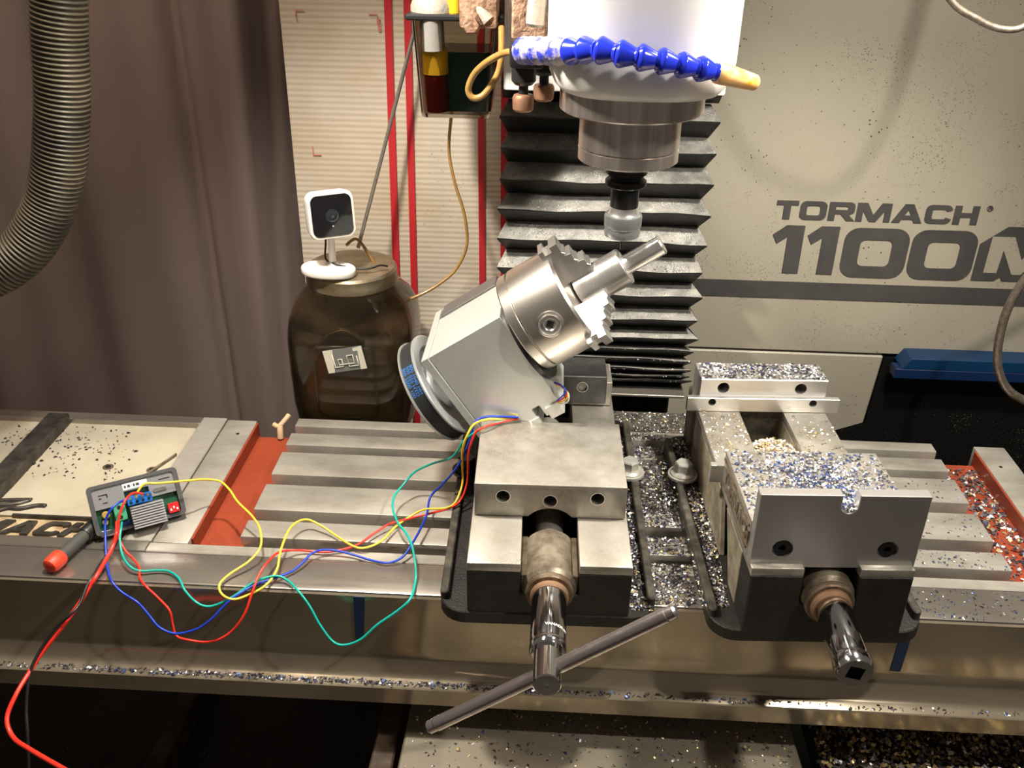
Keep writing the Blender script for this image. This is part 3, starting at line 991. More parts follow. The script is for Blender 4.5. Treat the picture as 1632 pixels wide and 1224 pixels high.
# small white security camera on the jar lid
wc = thing('security_camera', 'small white square security camera on the jar lid', 'camera', (-.292, 1.158, .184))
CM = Matrix.Translation((-.2885, 1.150, .2655)) @ Matrix.Rotation(R(28), 4, 'Z') @ Matrix.Rotation(R(-7), 4, 'X')


def cloc(a, b, d):
    return tuple(CM @ Vector((a, -d, b)))


def camring(w, d, r):
    return [cloc(a, b, d) for a, b in rrect(-w, w, -w, w, r, 8)]


loft('camera_shell', [camring(.018, -.026, .010), camring(.0265, -.020, .013), camring(.0290, -.006, .012), camring(.0300, .012, .0105), camring(.0292, .0145, .0105), camring(.0275, .0148, .0095)], M_CAMW, wc, 40)
prism('face_glass', rrect(-.0262, .0262, -.0262, .0262, .0088, 8), cloc, .0142, .0156, M_GLOSSBLK, wc)
lathe('lens', [(0, .0008), (.0045, .0008), (.0062, 0), (.0085, 0), (.0085, -.001)], cloc(0, 0, .0158), CM.to_3x3() @ Vector((0, -1, 0)), mat('lens_glass', (.02, .022, .03), .12, 0, coat=.5), wc, 28)
cyl('status_light', cloc(0, -.0135, .0150), cloc(0, -.0135, .0160), .0012, mat('grey_dot', (.35, .35, .33), .4), wc, 12)
lathe('stand_neck', [(0, 0), (.0085, 0), (.0085, .003), (.0050, .006), (.0042, .034), (.0060, .040), (0, .042)], (-.2905, 1.157, .1925), (.02, 0, 1), M_CAMW, wc, 24)
V = []
prism('stand_base', [(-.294 + .037 * math.copysign(abs(math.cos(t)) ** .8, math.cos(t)), 1.146 + .024 * math.sin(t) - .004 * math.cos(t)) for t in [2 * PI * k / 40 for k in range(40)]], XY, .1845, .1945, M_CAMW, wc, .003, None, 3)
tag(tube('power_lead', [(-.299, 1.165, .255), (-.302, 1.175, .22), (-.300, 1.16, .2), (-.285, 1.150, .1965), (-.262, 1.150, .192), (-.242, 1.152, .191), (-.228, 1.160, .193), (-.219, 1.165, .190)], .0013, M_BLACKPL, None, 6, 8), 'thin black camera lead lying across the jar lid', 'cable')

# tan wing clip beside the table end
clip = thing('wing_clip', 'small tan wing-shaped clip at the rear of the red channel', 'clip', (-.357, 1.060, -.02))
tube('stem', [(-.355, 1.057, -.019), (-.3555, 1.060, -.010), (-.3565, 1.064, -.004)], .0042, M_TAN, clip, 5, 10)
tube('wing', [(-.3655, 1.066, -.002), (-.358, 1.064, -.004), (-.350, 1.072, .003), (-.347, 1.078, .006)], .0035, M_TAN, clip, 5, 10)

# red-tipped black marker
pen = thing('marker_pen', 'black rod-shaped marker with red cap lying on the table front rail', 'marker', (-.50, .76, 0))
pd = Vector((.020, .088, .0)).normalized()
pp0 = Vector((-.5115, .744, .0095))
lathe('red_cap', [(0, 0), (.0045, 0), (.0075, .0015), (.0092, .006), (.0092, .0175), (.0078, .020), (0, .020)], pp0, pd, M_REDTIP, pen, 24)
lathe('grey_grip', [(0, 0), (.0066, 0), (.0066, .038), (0, .038)], pp0 + pd * .0195, pd, mat('grip_grey', (.075, .075, .072), .35), pen, 24)
lathe('barrel', [(0, 0), (.0078, 0), (.0085, .002), (.0085, .062), (.0070, .065), (0, .065)], pp0 + pd * .0570, pd, M_BLACKPL, pen, 24)
tag(cyl('welding_wire', (-.505, .905, -.0055), (-.470, .990, -.0058), .0014, M_BROWN, None, 8), 'short thin brown rod lying on the cream tray', 'rod')

# stepper driver module, leaning with its back to the camera
u = Vector((.853, .522, 0))
u.normalize()
v = Vector((-.28, .444, .85))
v = (v - u * v.dot(u)).normalized()
nn = u.cross(v)
mm = Matrix((u, v, nn)).transposed().to_4x4()
mm.translation = Vector((-.4855, .8015, .0075))
brd = thing('driver_module', 'grey-framed green circuit module with heatsink and terminals at the wire ends', 'circuit module', local=True, matrix=mm)
W, H = .094, .053
ro, ri = rrect(-.001, W + .001, -.001, H + .001, .005, 5), rrect(.004, W - .004, .003, H - .003, .003, 5)
bm = bmesh.new()
letter_pieces = ring(ro, ri)
bm.free()
letter('bezel', letter_pieces, XY, -.012, .002, M_GREYPL, brd)
prism('display_front', rrect(-.001, W + .001, -.001, H + .001, .005, 5), XY, -.020, -.012, M_GREYPL, brd)
prism('back_plate', [(.004, .027), (.036, .027), (.036, .040), (.062, .040), (.062, .027), (W - .004, .027), (W - .004, H - .003), (.004, H - .003)], XY, -.004, .0005, M_GREYPL2, brd)
for (a, b, c, d_) in ((.010, .019, .0415, .0425), (.018, .0192, .0385, .0425), (.010, .0125, .038, .0392), (.013, .018, .0325, .0335), (.074, .086, .0435, .0445), (.078, .0792, .0395, .0405)):
    prism('slot_mark', [(a, c), (b, c), (b, d_), (a, d_)], XY, .0004, .0008, M_DARK, brd)
prism('printed_label', [(.036, .0415), (.062, .0415), (.062, .0485), (.036, .0485)], XY, .0004, .0009, M_LABELW, brd)
for (a, b) in ((.0375, .0395), (.041, .044), (.047, .049), (.050, .0535)):
    prism('label_mark', [(a, .0435), (b, .0435), (b, .0465), (a, .0465)], XY, .0009, .0011, M_STRIPE, brd)
prism('circuit_board', [(.004, .002), (W - .004, .002), (W - .004, .043), (.004, .043)], XY, -.006, -.004, M_PCB, brd)
hsk = prism('heatsink', [(.038, -.003), (.073, -.003), (.073, .022), (.038, .022)], XY, -.004, .006, M_SINK, brd)
for k in range(9):
    prism('fin', [(.038, -.003 + k * .0029), (.073, -.003 + k * .0029), (.073, -.0014 + k * .0029), (.038, -.0014 + k * .0029)], XY, .006, .0125, M_SINK, hsk)
tb = prism('output_terminal', [(.037, .0235), (.063, .0235), (.063, .0335), (.037, .0335)], XY, -.004, .010, M_TERMB, brd, .0006)
for k in range(4):
    cyl('wire_port', (.0405 + k * .0063, .0265, .0095), (.0405 + k * .0063, .0265, .0104), .0017, M_DARK, tb, 12)
    cyl('clamp_screw', (.0405 + k * .0063, .0310, .0095), (.0405 + k * .0063, .0310, .0106), .0017, M_BRIGHT, tb, 12)
tg = prism('supply_terminal', [(.0215, .010), (.034, .010), (.034, .0285), (.0215, .0285)], XY, -.004, .009, M_TERMG, brd, .0006)
cyl('clamp_screw', (.0275, .0250, .0085), (.0275, .0250, .0096), .0020, M_DARK, tg, 12)
cyl('clamp_screw', (.0275, .0140, .0085), (.0275, .0140, .0096), .0020, M_DARK, tg, 12)
dp = prism('dip_switch', [(.077, .004), (.0885, .004), (.0885, .015), (.077, .015)], XY, -.004, .005, M_DIP, brd, .0004)
for k in range(3):
    prism('switch_toggle', [(.0787 + k * .0033, .0065 + .002 * (k % 2)), (.0803 + k * .0033, .0065 + .002 * (k % 2)), (.0803 + k * .0033, .009 + .002 * (k % 2)), (.0787 + k * .0033, .009 + .002 * (k % 2))], XY, .005, .0062, M_LABELW, dp)
cyl('capacitor', (.013, .020, -.004), (.013, .020, .006), .0042, mat('amber_capacitor', (.45, .30, .08), .4), brd, 20, bev=.001)
cyl('capacitor', (.011, .0125, -.004), (.011, .0125, .003), .0032, M_CHGLD, brd, 16, bev=.0008)
prism('crystal_can', rrect(.066, .080, .0315, .0355, .0019, 4), XY, -.004, .002, M_BRIGHT, brd)
prism('blue_trimmer', [(.0275, .002), (.0365, .002), (.0365, .009), (.0275, .009)], XY, -.004, .002, mat('dark_blue_part', (.01, .03, .16), .4), brd, .0004)
prism('foam_pad', [(.004, -.003), (.024, -.003), (.026, .002), (.004, .004)], XY, -.006, -.001, M_LABELW, brd)

# ================================================================== LEFT VISE
def vise_base(root, hw, y0, y1, h, name='base_flange'):
    prism(name, rrect(-hw, hw, y0, y1, .026, 6), XY, .0002, h, M_CAST, root, .0012)
    for s in (-1, 1):
        a, b = sorted((s * hw, s * (hw - .0085)))
        prism('flange_rim', rrect(a, b, y0 + .018, y1 - .02, .004, 4), XY, h - .002, h + .009, M_CASTG, root, .0012)


VL = thing('milling_vise', 'left black milling vise clamping the tilted chuck fixture', 'vise', (.004, .90, 0), (0, 0, R(1.2)), local=True)
vise_base(VL, .107, -.197, .185, .015)
ho = prism('body_front', [(-.079, .0002), (.079, .0002), (.079, .066), (.0285, .066), (.0285, .040), (-.0275, .040), (-.0275, .066), (-.079, .066)], XZ, -.196, -.110, M_CAST, VL, .0014)
prism('body_rear', [(-.079, .0002), (.079, .0002), (.079, .066), (.0285, .066), (.0285, .012), (-.0275, .012), (-.0275, .066), (-.079, .066)], XZ, -.110, .165, M_CAST, VL, .001)
for (a, b) in ((-.079, -.0275), (.0285, .079)):
    box('way', a, b, -.196, .165, .0655, .0755, M_JAW, VL, .0012, 2)
mj = prism('movable_jaw', [(-.0765, .0762), (.0765, .0762), (.0765, .115), (-.0765, .115)], XZ, -.121, .003, M_JAW, VL, .0009, None, 2)
cs = [cyl('c', (0.0005, -.14, .0580), (0.0005, -.055, .0580), .0290, M_DARK, None, 40)]
for c in cs:
    c.parent = VL
for (hx, hz) in ((-.0475, .1005), (.0, .0960), (.0475, .1005)):
    c = cyl('c', (hx, -.14, hz), (hx, -.108, hz), .0068, M_DARK, None, 28)
    c.parent = VL
    cs.append(c)
cut(mj, cs)
for (hx, hz) in ((-.0475, .1005), (.0, .0960), (.0475, .1005)):
    lathe('cap_screw', [(0, -.004), (.0028, -.004), (.0028, 0), (.0058, 0), (.0062, -.0006), (.0062, -.006)], (hx, -.1125, hz), (0, -1, 0), M_BLACK, VL, 24)
    lathe('hole_chamfer', [(.0068, 0), (.0076, -.0002), (.0076, .0004), (.0068, .0004)], (hx, -.1212, hz), (0, -1, 0), M_BRIGHT, VL, 28)
lathe('nut_housing', [(0, 0), (.0235, 0), (.0265, .004), (.0265, .062), (.0235, .066), (0, .066)], (.0005, -.198, .0455), (0, 1, 0), M_OILCAST, VL, 40)
for s in (-1, 1):
    a, b = sorted((.0005 + s * .0215, .0005 + s * .0278))
    box('nut_shoulder', a, b, -.192, -.132, .040, .0600, M_BROWN, VL, .001)
cyl('lead_screw', (.0005, -.135, .0500), (.0005, .10, .0500), .0145, M_JAW, VL, 28)
lathe('thrust_washer', [(.012, 0), (.0220, 0), (.0232, .0015), (.0232, .0055), (.0220, .007), (.012, .007)], (.0005, -.1965, .0455), (0, -1, 0), M_BROWN, VL, 44)
lathe('screw_end', [(.012, 0), (.0185, 0), (.0185, .005), (.017, .007), (0, .007)], (.0005, -.2030, .0455), (0, -1, 0), mat('rust_ring', (.24, .14, .08), .6, .3), VL, 36)
box('fixed_jaw', -.0765, .0765, .112, .163, .0762, .1085, M_JAW, VL, .0008)
fj = prism('jaw_block', [(-.0755, .0800), (.0695, .0800), (.0695, .1175), (-.0755, .1175)], XZ, .109, .161, mat('fixed_jaw_steel', (.20, .20, .205), .34, .85, (.14, .14, .14), 60, .6), VL, .0008)
c = cyl('c', (.040, .09, .1030), (.040, .13, .1030), .0062, M_DARK, None, 28)
c.parent = VL
cut(fj, [c])
cyl('hole_bottom', (.040, .127, .1030), (.040, .1295, .1030), .0061, M_DARK, VL, 24)
lathe('hole_chamfer', [(.0062, 0), (.0071, -.0002), (.0071, .0004), (.0062, .0004)], (.040, .1088, .1030), (0, -1, 0), M_BRIGHT, VL, 28)

# T-handle and socket on the left vise screw
th = thing('vise_handle', 'chrome socket with sliding T-bar handle on the left vise screw', 'handle', (.008, .60, .035))
YX = .0087
lathe('socket', [(.0, 0), (.0150, 0), (.0165, .002), (.0165, .064), (.0158, .066), (.0158, .068), (.0168, .0695), (.0168, .073), (.0150, .0765), (.0, .0765)], (YX, .6962, .0455), (0, -1, 0), M_CHROME, th, 40)
lathe('drive_stem', [(0, 0), (.0125, 0), (.0125, .0385), (.0115, .0395), (.0028, .0395), (.0028, .036), (0, .036)], (YX, .6215, .0455), (0, -1, 0), M_CHROME, th, 36)
d = Vector((.208, 0, .152)).normalized()
cc = Vector((YX - .001, .6000, .0430))
lathe('sliding_bar', [(0, -.130), (.0040, -.130), (.0060, -.128), (.0060, -.121), (.0066, -.120), (.0066, .120), (.0060, .121), (.0060, .128), (.0040, .130), (0, .130)], cc, d, M_DRKCHR, th, 28)
text_polys('VANADIUM', .0045, mat('etched_text', (.8, .8, .8), .5), 'etched_text', lambda x, y: (YX + .01662 * math.sin(x / .0166 + .5), .640 + y, .0455 + .01662 * math.cos(x / .0166 + .5)), th, .0001)

# ================================================================== RIGHT VISE
VR = thing('milling_vise', 'right black milling vise, open and covered in blue and gold chips', 'vise', (.262, .870, 0), (0, 0, R(2.8)), local=True)
vise_base(VR, .104, -.172, .185, .015)
prism('body_front', [(-.076, .0002), (.076, .0002), (.076, .082), (.0255, .082), (.0255, .050), (-.0265, .050), (-.0265, .082), (-.076, .082)], XZ, -.1725, -.135, M_CAST, VR, .0014)
for (a, b) in ((-.076, -.0265), (.0255, .076)):
    box('way', a, b, -.1715, .165, .080, .090, M_JAW, VR, .0012, 2)
    box('way_wall', a + (.034 if a < 0 else 0), b - (0 if a < 0 else .034), -.135, .165, .012, .080, M_TANCAST, VR, .001)
prism('side_web', [(-.135, .0150), (-.105, .0150), (-.060, .0800), (-.135, .0800)], YZ, -.076, -.070, M_TANCAST, VR, .001)
prism('side_web', [(-.060, .0150), (.165, .0150), (.165, .0800), (-.030, .0800)], YZ, -.076, -.070, M_TANCAST, VR, .001)
box('bed_floor', -.0265, .0255, -.135, .165, .012, .030, M_CASTG, VR, .001)
mj = box('movable_jaw', -.0775, .0775, -.153, -.033, .0905, .1300, M_JAW, VR, .0009, 2)
box('jaw_step_plate', -.0905, .0905, -.0328, -.0258, .0905, .1120, M_SOFTJAW, VR, .0006)
# framed cast lettering on the jaw flank
box('flank_frame', -.0790, -.0775, -.150, -.036, .1215, .1240, M_BROWN, VR, .0003)
box('flank_frame', -.0790, -.0775, -.150, -.036, .0965, .0990, M_BROWN, VR, .0003)
xx = -.046
for ch in 'TORMACH':
    w, pcs = glyph(ch)
    letter('cast_letter', [[(xx - p[0] * .0122, .1025 + p[1] * .0155) for p in q] for q in pcs], YZ, -.0789, -.0774, M_OILCAST, VR)
    xx -= w * .0122 + .0016
jp = prism('soft_jaw_plate', [(-.0770, .0860), (.0770, .0860), (.0770, .1680), (.0125, .1680), (.0125, .1560)] +
           [(.0050 + .0075 * math.cos(R(a)), .1560 + .0075 * math.sin(R(a))) for a in range(-15, -180, -15)] + [(-.0025, .1560), (-.0025, .1680), (-.0770, .1680)],
           XZ, -.1645, -.1533, M_SOFTJAW, VR, .0007)
cs = []
for hx in (-.0485, .0485):
    c = cyl('c', (hx, -.18, .1075), (hx, -.1575, .1075), .0098, M_DARK, None, 32)
    c.parent = VR
    cs.append(c)
cut(jp, cs)
for hx in (-.0485, .0485):
    lathe('cap_screw', [(0, -.0045), (.0035, -.0045), (.0035, 0), (.0072, 0), (.0082, -.0010), (.0082, -.008)], (hx, -.1635, .1075), (0, -1, 0), M_BLACK, VR, 28)
fb = prism('fixed_jaw_block', [(-.0755, .0905), (.0755, .0905), (.0755, .1300), (-.0755, .1300)], XZ, .1250, .1670, M_SOFTJAW, VR, .0008)
cs = []
for hx in (-.0480, .0440):
    c = cyl('c', (hx, .11, .1185), (hx, .145, .1185), .0070, M_DARK, None, 28)
    c.parent = VR
    cs.append(c)
cut(fb, cs)
for hx in (-.0480, .0440):
    cyl('hole_bottom', (hx, .142, .1185), (hx, .1445, .1185), .0069, M_DARK, VR, 24)
st = prism('fixed_step_plate', [(-.0905, .0905), (.0905, .0905), (.0905, .1085), (-.0905, .1085)], XZ, .1175, .1249, M_SOFTJAW, VR, .0005)
cs = []
for hx in (-.0610, .0590):
    c = cyl('c', (hx, .10, .1030), (hx, .123, .1030), .0046, M_DARK, None, 24)
    c.parent = VR
    cs.append(c)
cut(st, cs)
for hx in (-.0610, .0590):
    cyl('hole_bottom', (hx, .1215, .1030), (hx, .1228, .1030), .0045, M_DARK, VR, 20)
box('fixed_jaw_post', -.076, .076, .1255, .185, .012, .0900, M_CASTG, VR, .002)
lathe('nut_housing', [(0, 0), (.0215, 0), (.0250, .004), (.0250, .036), (0, .036)], (.0, -.1745, .0575), (0, 1, 0), M_OILCAST, VR, 40)
lathe('thrust_washer', [(.012, 0), (.0220, 0), (.0232, .0015), (.0232, .0055), (.0220, .007), (.012, .007)], (.0, -.1730, .0550), (0, -1, 0), M_BROWN, VR, 44)
lathe('screw_end', [(.012, 0), (.0190, 0), (.0190, .005), (.017, .007), (0, .007)], (.0, -.1795, .0550), (0, -1, 0), mat('rust_ring', (.24, .14, .08), .6, .3), VR, 36)

sk = thing('socket', 'chrome deep socket with square drive hole on the right vise screw', 'socket', (.275, .64, .04))
sdir = Vector((.004, -1, -.03)).normalized()
so = Vector((.2720, .6850, .0552))
body = lathe('socket_body', [(0, 0), (.0150, 0), (.0160, .002), (.0160, .060), (.0155, .062), (.0155, .064), (.0168, .066), (.0168, .0745), (.0150, .0785), (0, .0785)], so, sdir, M_CHROME, sk, 44)
end = so + sdir * .0785
c = box('c', -.0068, .0068, -.012, .012, -.0068, .0068, M_DARK, None, 0)
c.location = end
c.rotation_euler = (0, R(12), 0)
cut(body, [c])
pl = box('square_drive', -.0067, .0067, -.0006, .0006, -.0067, .0067, M_DARK, sk, 0)
pl.location = end - sdir * .0112 - SHIFT[sk.name]
pl.rotation_euler = (0, R(12), 0)

# hold-down bolts
def hold_down(label, x, y, z, m, s=1.0, rz=0):
    t = thing('clamp_bolt', label, 'bolt', (x, y, z), (0, 0, rz), local=True, group='vise hold-down bolts')
    lathe('washer', [(0, 0), (.0175 * s, 0), (.0175 * s, .003), (0, .003)], (0, 0, 0), (0, 0, 1), m, t, 32)
    lathe('flange', [(0, 0), (.0150 * s, 0), (.0150 * s, .002), (.0120 * s, .0045), (0, .0045)], (0, 0, .003), (0, 0, 1), m, t, 32)
    lathe('hex_head', [(0, 0), (.0105 * s, 0), (.0105 * s, .0105), (.0092 * s, .0120), (0, .0120)], (0, 0, .0070), (0, 0, 1), m, t, 6, 20)


hold_down('bright hex bolt with washer beside the right vise', .1640, .944, .0242, M_BOLT, 1.0, .3)
hold_down('bright hex bolt with washer beside the left vise jaw', .1010, .944, .0242, M_BOLT, 1.0, .1)
hold_down('black hex bolt behind the wires left of the left vise', -.0930, .935, .0242, M_BLACK, 1.0, .5)

# ================================================================== CHUCK FIXTURE (built level, then tilted up 34 degrees)
A = R(34)
fx = thing('chuck_fixture', 'tilted aluminium chuck fixture with belt pulley held in the left vise', 'chuck fixture', (0, .947, 0), (0, -A, 0), local=True)
T0 = .194      # height of the spindle axis in the tilted frame
YF, YB = -.0435, .056
hb = prism('housing', [(-.0025, .101), (.018, .101), (.018, .115), (.030, .115), (.030, .101), (.058, .101), (.058, .117), (.068, .117), (.068, .101), (.090, .101), (.090, .230), (-.0025, .230)], XZ, YF, YB, M_ALU, fx, .0007)
prism('end_plate', [(YF - .0008, .101), (YB, .101), (YB, .160), (YB + .030, .160), (YB + .030, .2305), (YF - .0008, .2305)], YZ, -.012, -.003, M_ALU, fx, .0006)
box('rear_block', .002, .078, YB, YB + .030, .150, .2325, mat('grey_motor_paint', (.13, .12, .115), .45, .3), fx, .001)
cyl('backing_disc', (.0902, 0, T0 - .016), (.0957, 0, T0 - .016), .0530, M_BLACK, fx, 64)  # blackened to paint the shadow gap between housing and chuck flange
box('clamp_foot', .034, .060, YF - .002, YF + .03, .094, .106, M_ALU, fx, .0008)
box('clamp_foot', .072, .089, YF - .003, YF + .03, .096, .112, M_ALU, fx, .0008)
# pulley and belt
pul = lathe('pulley', [(0, 0), (.040, 0), (.0615, .0), (.063, .001), (.063, .0025), (.0585, .0032), (.0585, .0185), (.063, .0192), (.063, .0210), (.0615, .022), (.050, .022), (.046, .016), (.026, .015), (.024, .030), (0, .030)], (-.0440, 0, T0 - .016), (1, 0, 0), M_PULLEY, fx, 72)
blt = lathe('belt', [(.0590, .0034), (.0612, .0034), (.0612, .0182), (.0590, .0182)], (-.0440, 0, T0 - .016), (1, 0, 0), M_BELT, fx, 72)
for k, (body_, sx_) in enumerate((('1100', .0075), ('5050', .0130), ('800', .0185))):
    pass
for row, tx in enumerate(('800 2500 100', '500 555 HTD', '800 1040 HH')):
    text_polys(tx, .0054, M_BLUEINK, 'belt_print',
               lambda x, y, row=row: (-.0440 + .0058 + row * .0048 + y, -.06135 * math.cos(x / .0612 * 1.25 - .70), T0 - .016 + .06135 * math.sin(-(x / .0612 * 1.25 - .70))), fx, .0001)
cyl('shaft_hub', (-.026, 0, T0 - .016), (-.0115, 0, T0 - .016), .030, M_PULLEY, fx, 40)
# chuck
lathe('back_flange', [(0, 0), (.0560, 0), (.0575, .0015), (.0575, .0110), (.0560, .0125), (0, .0125)], (.0958, 0, T0), (1, 0, 0), M_CHUCK, fx, 96)
ck = lathe('chuck_body', [(0, 0), (.0572, 0), (.0585, .0012), (.0585, .0530), (.0560, .0560), (.0150, .0560), (.0150, .04), (0, .04)], (.1088, 0, T0), (1, 0, 0), M_CHUCK, fx, 96)
# key socket on the front of the chuck
kth = R(6)
kn = Vector((0, -math.cos(kth), math.sin(kth)))
kc = Vector((.1345, 0, T0)) + kn * .0560
lathe('key_socket', [(0, .0028), (.0058, .0028), (.0068, .0040), (.0100, .0034), (.0112, .0040), (.0116, .0052), (.0122, .0052), (.0122, -.004)], kc, kn, M_BRIGHT, fx, 36)
cyl('key_hole', kc + kn * .0005, kc + kn * .0031, .0050, M_DARK, fx, 4)
lathe('socket_rim', [(.0122, -.006), (.0142, -.006), (.0142, .0040), (.0122, .0048)], kc, kn, M_CHUCK, fx, 36)
# jaws: stepped, 120 degrees apart; staircase rises towards the work
for k, th_ in enumerate((82, -38, 202)):
    t = R(th_)
    rad = Vector((0, -math.cos(t), math.sin(t)))
    sid = Vector((0, math.sin(t), math.cos(t)))
    org = Vector((.1650, 0, T0))
    stair = [(.0205, -.004), (.0540, -.004), (.0540, -.009), (.0680, -.009), (.0680, -.0035), (.0620, -.0035), (.0620, .0040), (.0680, .0040), (.0680, .0130), (.0560, .0130), (.0530, .0155), (.0510, .0130), (.0500, .0200), (.0420, .0200), (.0390, .0225), (.0375, .0200), (.0365, .0285), (.0300, .0285), (.0270, .0310), (.0205, .0285)]
    frj = lambda a, b, d_, rad=rad, sid=sid, org=org: tuple(org + rad * a + Vector((1, 0, 0)) * b + sid * d_)
    jw = prism('chuck_jaw', stair, frj, -.0105, .0105, M_BRIGHT, fx, .0003)
    prism('jaw_tongue', [(.024, -.010), (.0535, -.010), (.0535, -.0035), (.024, -.0035)], frj, -.0055, .0055, M_BRIGHT, jw)
    if jw.children:
        jw.children[0].location = (0, 0, 0)
# workpiece in the jaws
wp = thing('workpiece', 'turned steel bushing with thin shank gripped in the chuck jaws', 'workpiece', (0, .947, 0), (0, -A, 0), local=True)
lathe('collar', [(0, 0), (.0195, 0), (.0205, .001), (.0205, .0560), (.0195, .0570), (.0110, .0570), (0, .0560)], (.1670, 0, T0), (1, 0, 0), M_BRIGHT, wp, 56)
lathe('shank', [(0, 0), (.0105, 0), (.0105, .0440), (.0095, .0455), (0, .0455)], (.2235, 0, T0), (1, 0, 0), M_BRIGHT, wp, 48)
# coloured leads on the fixture front
for k, (mm_, off) in enumerate(((M_YEL, 0), (M_REDW, .0016), (M_BLUW, .0030), (M_LABELW, -.0016))):
    tube('motor_lead', [(.0965, YF + .004, .128 + off), (.1035, YF - .006, .127 + off), (.1060, YF - .010, .119 + off), (.1000, YF - .010, .113 + off * 2), (.0900, YF - .006, .112 + off)], .0010, mm_, fx, 6, 6)

# ================================================================== WIRES
YEL = [(-0.0318, 0.9019, 0.121), (-0.0495, 0.895, 0.121), (-0.0663, 0.8873, 0.124), (-0.079, 0.8819, 0.121), (-0.0869, 0.8776, 0.108), (-0.0921, 0.8792, 0.088), (-0.0929, 0.8845, 0.062), (-0.0928, 0.8814, 0.042), (-0.0991, 0.8652, 0.028), (-0.1097, 0.8525, 0.028), (-0.1342, 0.8649, 0.016), (-0.1504, 0.8615, 0.008), (-0.1643, 0.8444, 0.006), (-0.1758, 0.8175, 0.006), (-0.1913, 0.8043, 0.006), (-0.2055, 0.8066, 0.006), (-0.2295, 0.8248, 0.006), (-0.246, 0.8343, 0.01), (-0.2645, 0.8392, 0.014), (-0.2761, 0.8219, 0.016), (-0.2777, 0.7859, 0.014), (-0.2757, 0.7592, 0.008), (-0.2826, 0.7377, 0.004), (-0.3016, 0.727, -0.002), (-0.313, 0.722, -0.0016), (-0.3251, 0.728, -0.0002), (-0.3295, 0.7373, 0.004), (-0.3232, 0.7512, 0.006), (-0.3079, 0.7678, 0.01), (-0.2996, 0.785, 0.016), (-0.3063, 0.8083, 0.022), (-0.319, 0.8248, 0.026), (-0.3408, 0.8447, 0.03), (-0.3553, 0.8625, 0.033), (-0.3704, 0.8745, 0.036), (-0.3869, 0.8712, 0.04), (-0.3996, 0.8589, 0.046), (-0.4248, 0.8433, 0.052), (-0.4387, 0.8381, 0.054), (-0.4442, 0.8326, 0.05), (-0.447, 0.8266, 0.044)]
RED = [(-0.0317, 0.9012, 0.119), (-0.0526, 0.89, 0.119), (-0.0688, 0.8747, 0.121), (-0.0774, 0.8721, 0.115), (-0.0844, 0.8715, 0.09), (-0.0864, 0.8751, 0.05), (-0.0935, 0.8665, 0.03), (-0.1052, 0.8556, 0.026), (-0.127, 0.8637, 0.012), (-0.1519, 0.8567, 0.008), (-0.1715, 0.8458, 0.008), (-0.1853, 0.8314, 0.006), (-0.1997, 0.8116, 0.005), (-0.2139, 0.8031, 0.004), (-0.2346, 0.7975, 0.003), (-0.2616, 0.7963, 0.005), (-0.2791, 0.783, 0.012), (-0.2854, 0.7589, 0.016), (-0.2899, 0.7434, 0.012), (-0.2928, 0.728, 0.0034), (-0.3, 0.716, -0.0163), (-0.3155, 0.71, -0.0362), (-0.3356, 0.706, -0.0457), (-0.3583, 0.706, -0.0446), (-0.372, 0.71, -0.0433), (-0.3755, 0.714, -0.031), (-0.378, 0.718, -0.0171), (-0.3898, 0.724, -0.0072), (-0.4025, 0.729, 0.0026), (-0.4144, 0.7412, 0.004), (-0.4208, 0.7556, 0.005), (-0.4315, 0.7666, 0.008), (-0.4417, 0.7735, 0.012), (-0.4515, 0.784, 0.02), (-0.4539, 0.7933, 0.032), (-0.4533, 0.8011, 0.042), (-0.4509, 0.812, 0.05), (-0.4481, 0.8251, 0.05), (-0.4404, 0.8316, 0.045)]
TEAL = [(-0.0318, 0.9026, 0.119), (-0.0507, 0.8929, 0.119), (-0.0656, 0.8779, 0.12), (-0.0742, 0.874, 0.118), (-0.0906, 0.8797, 0.1), (-0.098, 0.8822, 0.085), (-0.1082, 0.8892, 0.07), (-0.1322, 0.9063, 0.05), (-0.1523, 0.9104, 0.035), (-0.163, 0.901, 0.025), (-0.1714, 0.8835, 0.02), (-0.1701, 0.8619, 0.018), (-0.1597, 0.8329, 0.02), (-0.1481, 0.8157, 0.02), (-0.1381, 0.794, 0.018), (-0.1317, 0.7716, 0.012), (-0.1298, 0.7563, 0.004), (-0.1308, 0.728, 0.005), (-0.1427, 0.72, -0.0043), (-0.163, 0.712, -0.0174), (-0.1794, 0.706, -0.0322), (-0.196, 0.704, -0.039), (-0.2085, 0.706, -0.0366), (-0.2215, 0.712, -0.0211), (-0.2323, 0.72, -0.0049), (-0.2442, 0.728, 0.0064), (-0.2611, 0.7457, 0.006), (-0.275, 0.7492, 0.008), (-0.2947, 0.7415, 0.005), (-0.3124, 0.728, -0.0027), (-0.3296, 0.722, -0.0101), (-0.3414, 0.72, -0.0108), (-0.3533, 0.724, -0.0075), (-0.364, 0.73, 0.0007), (-0.3742, 0.7431, 0.004), (-0.3879, 0.7531, 0.004), (-0.4016, 0.7541, 0.004), (-0.4181, 0.7508, 0.005), (-0.4304, 0.7544, 0.008), (-0.4424, 0.7671, 0.012), (-0.4499, 0.7819, 0.02), (-0.4524, 0.7936, 0.026), (-0.4549, 0.8019, 0.028)]
